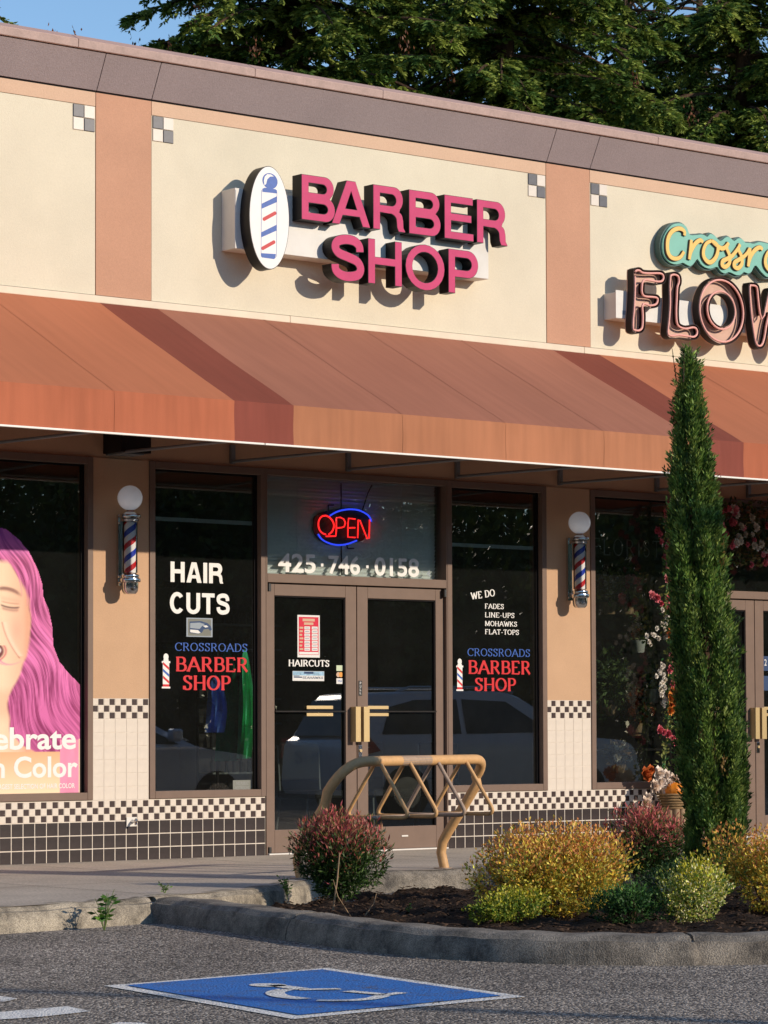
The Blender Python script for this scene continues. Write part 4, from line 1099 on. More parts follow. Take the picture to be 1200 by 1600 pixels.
SC={'C':[[(7.296,5.655),(7.300,5.688),(7.262,5.712),(7.202,5.709),(7.132,5.674),(7.085,5.611),(7.072,5.542),(7.08,5.476),(7.117,5.434),(7.18,5.424),(7.243,5.447),(7.288,5.501)]],
 'r':[[(7.388,5.623),(7.380,5.541),(7.359,5.435)],[(7.361,5.458),(7.389,5.524),(7.441,5.593),(7.505,5.631),(7.543,5.615)]],
 'o':[[(7.659,5.642),(7.588,5.608),(7.549,5.54),(7.554,5.477),(7.605,5.436),(7.656,5.441),(7.715,5.493),(7.742,5.568),(7.723,5.615),(7.659,5.642)],[(7.659,5.642),(7.723,5.607),(7.787,5.582),(7.839,5.596),(7.885,5.640)]],
 's':[[(7.885,5.646),(7.862,5.59),(7.896,5.528),(7.896,5.455),(7.843,5.412),(7.798,5.422),(7.805,5.462),(7.863,5.489),(7.929,5.522),(7.995,5.584),(8.041,5.640)]],
 's ':[[(8.041,5.648),(8.020,5.595),(8.059,5.535),(8.065,5.462),(8.012,5.414),(7.96,5.428),(7.967,5.465),(8.02,5.495),(8.085,5.529),(8.138,5.571),(8.172,5.620)]],
 'r ':[[(8.179,5.625),(8.171,5.546),(8.15,5.443)],[(8.157,5.471),(8.191,5.548),(8.244,5.609),(8.311,5.643),(8.35,5.625)]],
 'o ':[[(8.50,5.642),(8.43,5.608),(8.39,5.54),(8.395,5.477),(8.446,5.436),(8.50,5.441),(8.556,5.493),(8.583,5.568),(8.564,5.615),(8.50,5.642)]],
 'a':[[(8.76,5.62),(8.68,5.60),(8.64,5.52),(8.66,5.45),(8.72,5.44),(8.77,5.50),(8.79,5.61),(8.78,5.46),(8.83,5.44)]],
 'd':[[(9.02,5.60),(8.94,5.60),(8.89,5.52),(8.91,5.45),(8.97,5.44),(9.02,5.50),(9.06,5.72),(9.04,5.47),(9.09,5.44)]],
 's  ':[[(9.26,5.63),(9.19,5.62),(9.19,5.56),(9.24,5.52),(9.24,5.45),(9.17,5.43)]]}
for ch,st in SC.items():
    first=None
    for c in st:
        cc=catmull(c,4); n=len(cc)
        if (Vector(c[0])-Vector(c[-1])).length<1e-6:
            k=offset_loop(cc[:-1],.017); k2=offset_loop(cc[:-1],-.017); e1=[offset_loop(cc[:-1],-.020),offset_loop(cc[:-1],.020)]; lo=[k2,k]
        else:
            wd=[.034*(.75+.4*math.sin(PI*i/(n-1))) for i in range(n)]; lo=[ribbon_outline(cc,wd)]; e1=[ribbon_outline(cc,[q+.006 for q in wd])]
        # letters stand proud of the board; the body is built as a tube strip so that loops may cross
        mb=MB()
        def strip(c_,wds,y0,y1,mb):
            P=[Vector(p) for p in c_]; N=len(P); vs=[]
            for i in range(N):
                d=(P[min(i+1,N-1)]-P[max(i-1,0)]).normalized(); nn=Vector((-d.y,d.x)); ww=wds[i]/2; j=.00005*i
                a=P[i]+nn*ww; b=P[i]-nn*ww
                vs+=[(a.x,y0-j,a.y),(b.x,y0-j,b.y),(b.x,y1,b.y),(a.x,y1,a.y)]
            fs=[]
            for i in range(N-1):
                for q in range(4): fs.append((4*i+q,4*i+(q+1)%4,4*i+4+(q+1)%4,4*i+4+q))
            fs.append((0,3,2,1)); fs.append((4*N-4,4*N-3,4*N-2,4*N-1)); mb.add(vs,fs)
        wds=[.036*(.85+.3*math.sin(PI*i/(n-1))) for i in range(n)]
        strip(cc,[q+.008 for q in wds],-.131,-.1135,mb)
        l=obj('letter_body' if first is None else 'letter_stroke',mb,'script_edge',ss)
        m2_=MB(); strip(cc,wds,-.1345,-.1315,m2_); obj('letter_face',m2_,'sign_yellow',l)
        first=l

# ================================================================== BARBER POLES
def barber_pole():
    t=thing('barber_pole','chrome barber pole with a white globe left of the window that reads HAIR CUTS','barber pole',(1.013,0,2.2),'wall mounted barber poles')
    y=-.15
    def L(name,mb,m_,**k): return obj(name,mb,m_,t,smooth=True,local=True,**k)
    o=(0,y,0)
    L('wall_bracket',merge(MB().box(-.028,.028,-.022,-.001,0.0,.57),MB().box(-.018,.018,-.10,-.0225,.515,.55),MB().box(-.018,.018,-.10,-.0225,.03,.065)),'chrome')
    L('bottom_cap',MB().lathe([(.0,-.075),(.045,-.070),(.062,-.050),(.067,-.02),(.067,.018),(.083,.024),(.086,.040),(.083,.052),(.070,.058),(.074,.072),(.070,.084),(.052,.090),(.048,.100)],32,o),'chrome')
    sc_=obj('striped_cylinder',MB().lathe([(.0475,0),(.0475,.42)],36,(0,0,0)),'barber_stripes',t,smooth=True,local=True); sc_.location=(0,y,.095)
    L('glass_tube',MB().lathe([(.060,.098),(.060,.505)],36,o),'glass_clear')
    L('top_cap',MB().lathe([(.048,.500),(.060,.506),(.070,.512),(.072,.525),(.062,.533),(.083,.540),(.087,.552),(.083,.566),(.066,.575),(.050,.582),(.034,.588),(.030,.604)],32,o),'chrome')
    g=[]
    for i in range(17):
        a=-PI/2+.27+(PI-.27)*i/16; g.append((max(.001,.101*math.cos(a)),.699+.101*math.sin(a)))
    L('globe',MB().lathe(g,40,o),'globe_white')
    return t
bpA=barber_pole()
bpB=copy_tree(bpA); bpB.location=(5.918,0,2.2); bpB['label']='chrome barber pole with a white globe between the barber window and the flower shop window'

# hose tap on the tiles
tp=thing('wall_tap','small chrome tap on a pale plate in the tiled base under the left barber pole','tap',(1.12,-.01,.30))
obj('plate',MB().box(1.075,1.175,-.013,-.0095,.270,.345),'raceway_white',tp,bevel=.002)
obj('spout',MB().tube([(1.125,-.013,.308),(1.125,-.06,.308),(1.122,-.075,.300),(1.120,-.080,.285)],[.012,.012,.011,.012],12),'chrome',tp,smooth=True)
obj('valve',MB().tube([(1.135,-.045,.312),(1.150,-.05,.325)],[.014,.016],12),'chrome',tp,smooth=True)

# ================================================================== THINGS ON AND BEHIND THE GLASS
# neon OPEN sign
on=thing('open_sign','red neon OPEN sign with blue neon arcs hanging behind the transom glass','neon sign',(3.45,.2,2.75))
yo=.078
SH=.04   # shift because the glass hides nothing of its place
def tb(pts,y,r,mt,nm,parent): return obj(nm,MB().tube([(a-.093,y,b-.010) for a,b in pts],r,8),mt,parent,smooth=True)
bk=[(3.17+.02*math.sin(i*5),0) for i in range(1)]
blob=[(3.155,2.80),(3.175,2.86),(3.25,2.90),(3.35,2.925),(3.50,2.95),(3.65,2.945),(3.74,2.915),(3.775,2.86),(3.76,2.76),(3.70,2.68),(3.60,2.655),(3.45,2.625),(3.33,2.63),(3.23,2.66),(3.165,2.72)]
obj('backing',outline_mesh([catmull(blob,3,True)],.008,yo+.018,-.093,-.010),'black_plastic',on)
tb(catmull([(3.275,2.872),(3.317,2.858),(3.352,2.824),(3.364,2.786),(3.345,2.741),(3.306,2.712)],4),yo,.0075,'neon_red','letter_tube',on)
tb(catmull([(3.275,2.872),(3.233,2.863),(3.202,2.829),(3.196,2.785),(3.209,2.747),(3.24,2.721),(3.275,2.711)],4),yo,.0075,'neon_red','letter_tube',on)
tb([(3.278,2.695),(3.383,2.701),(3.389,2.743),(3.391,2.859),(3.433,2.863),(3.471,2.851),(3.489,2.819),(3.475,2.785),(3.446,2.776),(3.394,2.771)],yo,.0065,'neon_red','letter_tube',on)
tb([(3.598,2.856),(3.524,2.859),(3.517,2.803),(3.515,2.698),(3.598,2.697)],yo,.0065,'neon_red','letter_tube',on)
tb([(3.518,2.777),(3.595,2.781)],yo,.0065,'neon_red','letter_tube',on)
tb([(3.623,2.694),(3.63,2.852),(3.648,2.847),(3.729,2.69),(3.75,2.696),(3.755,2.857)],yo,.0065,'neon_red','letter_tube',on)
tb(catmull([(3.328,2.874),(3.391,2.906),(3.468,2.928),(3.553,2.939),(3.638,2.935),(3.709,2.914),(3.758,2.885),(3.783,2.842)],4),yo+.008,.0075,'neon_blue','border_tube',on)
tb(catmull([(3.198,2.711),(3.236,2.671),(3.299,2.643),(3.376,2.628),(3.453,2.628),(3.537,2.644),(3.619,2.672)],4),yo+.008,.0075,'neon_blue','border_tube',on)
for a,b in (((3.32,2.89),(3.32,2.965)),((3.46,2.93),(3.46,3.16)),((3.52,2.64),(3.53,2.600)),((3.46,2.63),(3.465,2.37))): tb([a,b],yo+.022,.006,'black_plastic','support_wire',on)
tb([(3.69,2.93),(3.72,3.0),(3.75,3.08),(3.80,3.16)],yo+.022,.006,'black_plastic','cord',on)
tb([(3.32,2.963),(3.38,2.968)],yo+.022,.005,'black_plastic','support_wire',on); tb([(3.53,2.602),(3.60,2.605)],yo+.022,.005,'black_plastic','support_wire',on)
# slatted blind behind the transom
vb=thing('window_blind','closed pale horizontal slat blind behind the transom with the phone number','blind',(3.47,.24,2.35))
sl_=mesh_of('slat',MB().add([(-.96,.010,-.016),(.96,.010,-.016),(.96,.002,.0),(-.96,.002,.0),(.96,-.010,.016),(-.96,-.010,.016)],[(0,1,2,3),(3,2,4,5)]),'blind')
for i in range(27):
    o=link('slat',sl_,vb); o.location=Vector((3.475,.125+.002*math.sin(i*2.1),2.345+i*.0315))-vb.location; o.rotation_euler=(0,.0012*math.sin(i*1.7),0)
for x in (2.9,4.05): obj('cord',MB().tube([(x,.112,2.33),(x,.112,3.19)],.003,6),'blind',vb)
# wall of pictures behind the doors, chairs, capes
def chair(x,y,label):
    c=thing('waiting_chair',label,'chair',(x,y,0),'dark waiting chairs behind the doors')
    obj('seat',MB().box(x-.25,x+.25,y-.24,y+.22,.42,.49),'tyre',c,bevel=.02); obj('backrest',MB().box(x-.23,x+.23,y+.20,y+.25,.58,.92),'tyre',c,bevel=.02)
    for sx in (-1,1):
        obj('leg',MB().tube([(x+sx*.23,y-.22,0),(x+sx*.23,y-.20,.42)],.012,8),'pole_grey',c); obj('leg',MB().tube([(x+sx*.23,y+.28,0),(x+sx*.23,y+.20,.44),(x+sx*.23,y+.235,.90)],.012,8),'pole_grey',c)
    return c
for x,y,l in ((4.9,2.2,'dark chair seen through the right door, nearest the bike rack loops'),(5.7,2.3,'dark chair behind the glass beside the door frame'),(6.4,2.4,'dark chair behind the right barber window')): pass
chair(4.15,1.5,'left dark waiting chair behind the right door glass'); chair(4.95,1.55,'middle dark waiting chair behind the door frame'); chair(5.35,.95,'right dark waiting chair inside the right barber window')
pf=thing('framed_poster','dark framed poster hanging inside behind the right door','picture',(5.6,5.95,2.3))
obj('frame',MB().box(5.0,6.2,5.93,5.99,1.9,2.6),'black_metal',pf); obj('print',MB().box(5.06,6.14,5.925,5.929,1.96,2.54),'interior_floor',pf)
sd=thing('product_shelf','tall dark shelf of bottles behind the left door','shelf',(4.15,2.6,0))
obj('frame',MB().box(3.75,4.55,2.72,2.76,.1,2.3),'black_metal',sd)
for i in range(8):
    obj('shelf_board',MB().box(3.75,4.55,2.50,2.715,.4+i*.23,.415+i*.23),'pole_grey',sd)
    mb=MB()
    for k in range(9):
        x=3.80+k*.085; mb.lathe([(.022,0),(.022,.10),(.008,.12),(.008,.15)],8,(x,2.58,.416+i*.23))
    o=obj('bottles',mb,'tyre',sd); o['kind']='stuff'
def cape(nm,label,pts_x,w_,zt,zb,mt,y):
    mb=MB(); nx=12; nz=16; vs=[]
    for j in range(nz+1):
        t=j/nz; ww=w_*(.28+.72*min(1,t*1.6)**.6)
        for i in range(nx+1):
            u=i/nx-.5; vs.append((pts_x+u*ww+.03*t*math.sin(t*4), y+.035*math.sin(u*22+t*2)*min(1,t*2), zt+(zb-zt)*t-.05*abs(u)*(1-t)))
    fs=[(j*(nx+1)+i,j*(nx+1)+i+1,(j+1)*(nx+1)+i+1,(j+1)*(nx+1)+i) for j in range(nz) for i in range(nx)]
    mb.add(vs,fs); o=obj(nm,mb,mt,None,smooth=True); tag(o,label,'cape')
cape('hanging_cape','bright green barber cape hanging behind the left barber window',2.52,.15,1.72,.80,'cape_green',.34)
cape('hanging_cape','dark green barber cape hanging left of the bright green cape',2.38,.24,1.72,.78,'cape_dark_green',.40)
cape('hanging_cape','blue barber cape hanging behind the red lettering of the left window',2.20,.20,1.50,1.02,'cape_blue',.32)
cr=thing('coat_rack','thin dark coat rack inside the left barber window holding the capes','coat rack',(2.5,.54,0))
obj('pole',MB().tube([(2.42,.60,0),(2.42,.60,1.78)],.014,8),'black_metal',cr); obj('arm',MB().tube([(2.25,.52,1.74),(2.72,.52,1.76)],.010,8),'black_metal',cr); obj('foot',MB().box(2.3,2.55,.58,.62,.001,.03),'black_metal',cr)

# ================================================================== PRINTS ON THE GLASS
# poster of a laughing woman with long pink hair, die-cut, on the left window
y0=YG-.0035
def interp(y,tab):
    ys_=[a for a,b in tab]; xs_=[b for a,b in tab]; return np.interp(y,ys_,xs_)
def noise2(x,y,seed):
    r=np.random.default_rng(seed); g=r.random((64,64)); xi=np.floor(x).astype(int); yi=np.floor(y).astype(int); fx=x-xi; fy=y-yi
    fx=fx*fx*(3-2*fx); fy=fy*fy*(3-2*fy); G_=lambda a,b: g[a%64,b%64]
    return (G_(xi,yi)*(1-fx)+G_(xi+1,yi)*fx)*(1-fy)+(G_(xi,yi+1)*(1-fx)+G_(xi+1,yi+1)*fx)*fy
nxp,nzp=250,330
X0p,X1p,Z0p,Z1p=-1.02,.683,.549,2.634
gx=np.linspace(X0p,X1p,nxp+1); gz=np.linspace(Z1p,Z0p,nzp+1)
GX,GZ=np.meshgrid(gx,gz)                                   # rows: from the top
px=(GX+.077)/(.760/450.); py=88+(2.634-GZ)/(2.634-.552)*1467
mir=-170.0                                                   # axis of the head
pxm=np.where(px<mir, 2*mir-px, px)
edge_=interp(py,[(88,-20),(95,30),(150,100),(220,160),(320,210),(400,235),(465,238),(540,270),(640,290),(740,295),(830,330),(890,380),(950,440),(975,452),(1600,452)])
wob=noise2(px/16,py/50,3)*14
mask=pxm<=edge_
face=interp(py,[(240,20),(300,66),(380,115),(480,158),(560,168),(640,168),(720,160),(800,146),(900,112),(960,78),(1020,46),(1060,42),(1160,52),(1230,60),(1290,120),(1400,330),(1600,330)])
facem=(pxm<face+10+ (noise2(px/30,py/60,5)-.5)*14)&(py>250)
def C3(*c): return np.array(hexc(*c))
# hair strands flow down and outward
flow=px*.9-(py-300)*.33+26*np.sin(py/95.+px/120.); fl2=noise2(flow/7+40,py/110+9,11); fl3=noise2(flow/3.4,py/90,13); fl4=noise2(flow/22,py/160,17)
hair_t=np.clip(.48+1.0*(fl4-.5)+1.1*(fl2-.5)+.75*(fl3-.5),0,1)[...,None]
hair=C3(128,18,86)*(1-hair_t)+C3(236,120,184)*hair_t
low=np.clip((py-800)/300,0,1)[...,None]; hair=hair*(1-low*.35)+C3(150,20,95)*low*.35
near=np.clip(1-(edge_-pxm)/55,0,1)[...,None]; hair=hair*(1-near*.25)+C3(235,120,175)*near*.25
top_shade=np.clip((260-py)/120,0,1)[...,None]; hair=hair*(1-top_shade*.55)+C3(110,50,160)*top_shade*.55  # awning shade over the top of the hair, painted into the print
skt=np.clip((pxm-20)/150,0,1)[...,None]; skin=C3(244,205,172)*(1-skt)+C3(226,166,135)*skt
ck=np.exp(-(((pxm-60)/55)**2+((py-660)/80)**2))[...,None]; skin=skin*(1-ck*.5)+C3(250,195,165)*ck*.5
nk=np.clip((py-960)/60,0,1)*np.clip((1180-py)/80,0,1); skin=skin*(1-.35*nk[...,None])+C3(205,140,105)*.35*nk[...,None]
def dark(cond,c,a):
    global skin
    cond=np.clip(cond,0,1)[...,None]*a; skin=skin*(1-cond)+np.array(hexc(*c))*cond
def band(yc,w,x0,x1,c,al,soft=14):
    e=np.clip((pxm-x0)/soft,0,1)*np.clip((x1-pxm)/soft,0,1); dark(np.exp(-((py-yc)/w)**2)*e,c,al)
u=(pxm-60)/55.
band(522+9*(1-u*u)+5*u,5,-2,112,(70,38,36),.95)            # lash line of the closed smiling eye
band(536+9*(1-u*u)+5*u,9,4,108,(150,96,88),.6)
band(503+4*(1-u*u)+6*u,4,4,112,(176,112,92),.6)              # lid crease
band(487+8*u,13,0,116,(216,158,132),.35)
band(444-10*(1-u*u)+16*u,11,-24,124,(128,74,66),.85,30)      # eyebrow
band(436-10*(1-u*u)+14*u,5,-10,104,(104,56,52),.6,30)
cheek=np.exp(-(((pxm-92)/34)**2+((py-655)/70)**2)); dark(cheek,(236,150,128),.45)
dark(np.exp(-((pxm-(14+(py-618)*.20+((py-618)/150.)**2*34))/5)**2)*((py>612)&(py<812)),(176,104,84),.75)
dark(np.exp(-((pxm-(26+(py-618)*.20+((py-618)/150.)**2*36))/14)**2)*((py>612)&(py<800)),(255,220,196),.45)
mo=((px+108)/136)**2+((py-772)/74)**2; dark((1-mo)*6*(py>742),(104,28,36),.97)
te=((px+108)/120)**2+((py-768)/40)**2; dark((1-te)*6*((py>744)&(py<806)),(240,230,222),.95)
dark(np.exp(-((np.sqrt(np.maximum(mo,0))-1.04)/.05)**2)*(py>738),(196,84,92),.8)
dark(np.exp(-((pxm-150)/16)**2)*(py>300),(206,140,108),.35)
colsk=noise2(px/3,py/3,77)[...,None]; skin=skin*(.975+.05*colsk)
wisp=np.zeros_like(px)
for k,(xa,ya,xb,yb,bow,wd) in enumerate(((90,300,150,520,20,6),(70,300,120,470,12,3),(-30,770,118,826,-46,5),(-30,800,60,846,-20,3))):
    t=np.clip(((px-xa)*(xb-xa)+(py-ya)*(yb-ya))/((xb-xa)**2+(yb-ya)**2),0,1); L_s=math.hypot(xb-xa,yb-ya)
    dd=(px-(xa+t*(xb-xa)))*(yb-ya)/L_s-(py-(ya+t*(yb-ya)))*(xb-xa)/L_s
    off=math.copysign(1,1)*bow*4*t*(1-t); al=math.hypot(1,1)*0+np.exp(-((dd-off)/wd)**2)*(t>0)*(t<1)*np.clip(1.2-t,0,1); wisp=np.maximum(wisp,al)
skin=skin*(1-wisp[...,None]*.85)+C3(206,84,158)*wisp[...,None]*.85
fa=np.clip((face+ (noise2(px/30,py/60,5)-.5)*14-pxm)/16+.5,0,1)*(py>250); fa=fa*np.clip((py-262)/30,0,1); colp=skin*fa[...,None]+hair*(1-fa[...,None])
gar=((pxm>330)&(py>1262)&(pxm<436)); colp=np.where(gar[...,None],C3(232,140,170)*(0.92+.16*noise2(px/20,py/60,23)[...,None]),colp)
bgm=((py>1330)&(pxm<330)&(py>1330)); tt=np.clip((py-1330)/220,0,1)[...,None]; colp=np.where(bgm[...,None],C3(226,172,128)*(1-tt)+C3(244,214,176)*tt,colp)
fr_=noise2(px/5,py/40,31)[...,None]; ends=((py>1230)&(py<1330+40*fr_[...,0])&(~facem)); 
strip_=((pxm>=436)&(py>1255)); colp=np.where(strip_[...,None],C3(240,205,175),colp)
cell=(mask[:-1,:-1]&mask[1:,1:])
ii,jj=np.nonzero(cell)
def gv(a,b): return np.stack([GX[a,b],np.full(len(a),y0),GZ[a,b]],1)
Vp=np.stack([gv(ii+1,jj),gv(ii+1,jj+1),gv(ii,jj+1),gv(ii,jj)],1).reshape(-1,3)
Cp=np.stack([colp[ii+1,jj],colp[ii+1,jj+1],colp[ii,jj+1],colp[ii,jj]],1).reshape(-1,3)
po=thing('window_poster','large cut out poster of a laughing woman with long pink hair on the left window','poster',(-.1,YG,.55))
quads_obj('portrait_print',Vp,Cp,'print',po)
def zc(x,y): return (-.077+x*.760/450, 2.634-(y-88)/1467*2.082)
def ptext(body,xa,xb,ya,yb,off=.004):
    a=zc(xa,yb); b=zc(xb,ya)
    obj('lettering',fit_text(body,a[0],b[0],a[1],b[1],y0-.0012,offset=off),'text_white',po)
ptext('Celebrate',-278,420,1190,1316); ptext('in Color',-66,430,1352,1472); 
ptext('THE LARGEST SELECTION OF HAIR COLOR',-90,414,1504,1532,.0008)

# price list on the left door
pr=thing('price_list','red and white price list taped to the left barber door glass','sign',(2.97,.045,1.65))
R=[(2.851,3.089,1.650,2.008,0,0),(2.864,3.076,1.672,1.992,1,1)]
R+=[(2.905,3.035,1.955,1.978,2,2),(2.920,3.020,1.925,1.946,2,2),(2.868,3.072,1.676,1.697,0,2)]
for i in range(7):
    z=1.908-i*.030
    R+=[(2.872,2.912-.006*(i%3),z-.016,z,2,2),(2.924,2.984,z-.021,z+.004,0,2),(3.003,3.066,z-.021,z+.004,0,2),(2.932,2.975,z-.012,z-.006,3,3),(3.012,3.058,z-.012,z-.006,3,3)]
obj('print',sheet_rects(R,.0455),['paper','price_red','peach_stucco','gray_print'],pr)
# sticker below the HAIRCUTS lettering
stk=thing('window_sticker','pale blue and white sticker reading SEAHAWKS under the white word HAIRCUTS','sticker',(2.97,.045,1.45))
obj('print',sheet_rects([(2.798,3.135,1.452,1.534,0,0),(2.80,3.133,1.497,1.532,1,1),(2.92,3.02,1.512,1.530,2,2),(2.81,2.90,1.478,1.488,2,2),(2.812,2.87,1.486,1.500,3,3)],.0455),['paper','pale_blue','navy','gray_print'],stk)
obj('lettering',serif_text('SEAHAWKS',2.905,3.122,1.470,1.489,.0435,thick=.2,thin=.08),'navy',stk)
for i,(z,mi,l) in enumerate(((1.563,'card_green','small pale green payment card sticker, topmost of three on the left door'),(1.508,'card_orange','small orange and pink round payment card sticker on the left door'),(1.453,'paper','small white payment card sticker with blue letters, lowest of three'))):
    k=thing('card_sticker',l,'sticker',(3.30,.045,z-.02),'card stickers on the left door')
    if i==1:
        mb=MB(); mb.add([(3.289+.022*math.cos(a*PI/8),.0455,z+.022*math.sin(a*PI/8)) for a in range(16)],[tuple(range(16))]); mb.mi=1; mb.add([(3.317+.022*math.cos(a*PI/8),.0450,z+.022*math.sin(a*PI/8)) for a in range(16)],[tuple(range(16))]); obj('print',mb,['petal_pale','card_orange'] if 'petal_pale' in MATS else ['peach_stucco','card_orange'],k)
    else:
        obj('print',MB().box(3.268,3.337,.0450,.0458,z-.024,z+.024),mi,k)
        if i==2: obj('lettering',fit_text('VISA',3.280,3.326,z-.008,z+.010,.0442),'text_blue',k)
# team sticker on the left window
sk_=thing('team_sticker','square sticker with a dark blue and grey bird head under the word CUTS','sticker',(1.84,YG,1.80))
mb=MB(); 
def pl_(pts,mi,l): mb.mi=mi; mb.add([(1.709+.263*a,yl-.0005-.0005*l,1.805+.156*b) for a,b in pts],[tuple(t) for t in tessellate_polygon([[Vector((a,b,0)) for a,b in pts]])])
pl_([(0,0),(1,0),(1,1),(0,1)],0,0); pl_([(.06,.06),(.94,.06),(.94,.94),(.06,.94)],3,1)
pl_([(.12,.80),(.55,.84),(.80,.74),(.93,.58),(.97,.40),(.90,.33),(.84,.44),(.66,.40),(.60,.24),(.45,.16),(.12,.20)],1,2)
pl_([(.14,.72),(.5,.76),(.7,.68),(.60,.58),(.5,.42),(.14,.46)],2,3); pl_([(.14,.38),(.44,.36),(.54,.22),(.45,.18),(.14,.24)],4,3)
pl_([(.62,.60),(.76,.62),(.84,.54),(.72,.50)],4,4)
obj('print',mb,['gray_print','navy','gray_print','interior_wall','paper'],sk_)

# ================================================================== BIKE RACK
rk=thing('bike_rack','tan painted steel bike rack with hanging triangular loops, paint worn in places','bike rack',(1.1,-3.1,0))
FL=atZ(468,1373,0); FR=atZ(692,1357,0)
U=Vector((FR.x-FL.x,FR.y-FL.y,0)); LU=U.length; U.normalize(); N_=Vector((U.y,-U.x,0))
def RP(u,n,z,o=FL): return tuple(FL+U*u+N_*n+Vector((0,0,z)))
H=.820; LEAN=.40
def leg_path(u0,sg):
    # foot, S bend, lean, bend into the bar
    pts=[(u0,0.02,-.02),(u0,0.0,.06),(u0,-.015,.12),(u0,.0,.20),(u0,.045,.27)]
    top=(u0,LEAN*.86,H-.14)
    a=Vector((u0,.045,.27)); b=Vector(top)
    for t in (.3,.6,.9): pts.append(tuple(a.lerp(b,t)))
    R=.26 if sg>0 else .17
    # round the corner from the leaning leg to the horizontal bar
    d=(b-a).normalized(); corner=Vector((u0,LEAN,H)); s=corner-d*R; e=corner+Vector((sg*R,0,0))
    pts=[p for p in pts if p[2]<s.z-.02]+[tuple(s)]
    for t in (.15,.3,.45,.6,.75,.9,1.0):
        pts.append(tuple((1-t)**2*s+2*t*(1-t)*corner+t*t*e))
    return pts
lp1=leg_path(0,1); lp2=leg_path(LU,-1)
path=lp1+lp2[::-1]
obj('frame_tube',MB().tube([RP(*p) for p in [tuple(q) for q in path]],.037,14),'rack_paint',rk,smooth=True)
obj('worn_sleeve',MB().tube([RP(u,LEAN,H) for u in (.66,.84,1.02)],.0375,14),'rack_worn',rk,smooth=True)
loops=[.43,.69,.95,1.21]
loops=[]
for ax in (590,636,680,724):
    # position along the bar from the pixel column
    best=min(range(0,int(LU*1000)),key=lambda q:abs(((Vector(RP(q/1000,LEAN,H))-Vector(CAM)).dot(rt)/(Vector(RP(q/1000,LEAN,H))-Vector(CAM)).dot(fw))*FPX+CX-ax)); loops.append(best/1000)
for i,u in enumerate(loops):
    hb=.28; zb=.425; r=.05; c=[]
    A=(u,LEAN+.02,H-.025); 
    def rounded(p0,p1,p2,r):
        p0,p1,p2=Vector(p0),Vector(p1),Vector(p2); a=p1+(p0-p1).normalized()*r; b=p1+(p2-p1).normalized()*r
        return [tuple((1-t)**2*a+2*t*(1-t)*p1+t*t*b) for t in (0,.2,.4,.6,.8,1)]
    B1=(u,LEAN+hb,zb); B2=(u,LEAN-hb,zb)
    pts=[(u,LEAN+.028,H-.02)]+rounded((u,LEAN+.028,H-.02),B1,B2,.075)+rounded(B1,B2,(u,LEAN-.028,H-.02),.075)+[(u,LEAN-.028,H-.02)]
    obj('hanging_loop',MB().tube([RP(*p) for p in pts],.0145,10),'rack_worn' if i==2 else 'rack_paint',rk,smooth=True)
obj('lower_bar',MB().tube([RP(loops[0]-.16,LEAN+.02,zb),RP(loops[3]+.02,LEAN+.02,zb)],.0145,10),'rack_worn',rk,smooth=True)
for p in (FL,FR): obj('foot_plate',MB().lathe([(.07,0),(.07,.006),(.045,.008)],16,(p.x,p.y,.0005)),'rack_worn',rk)

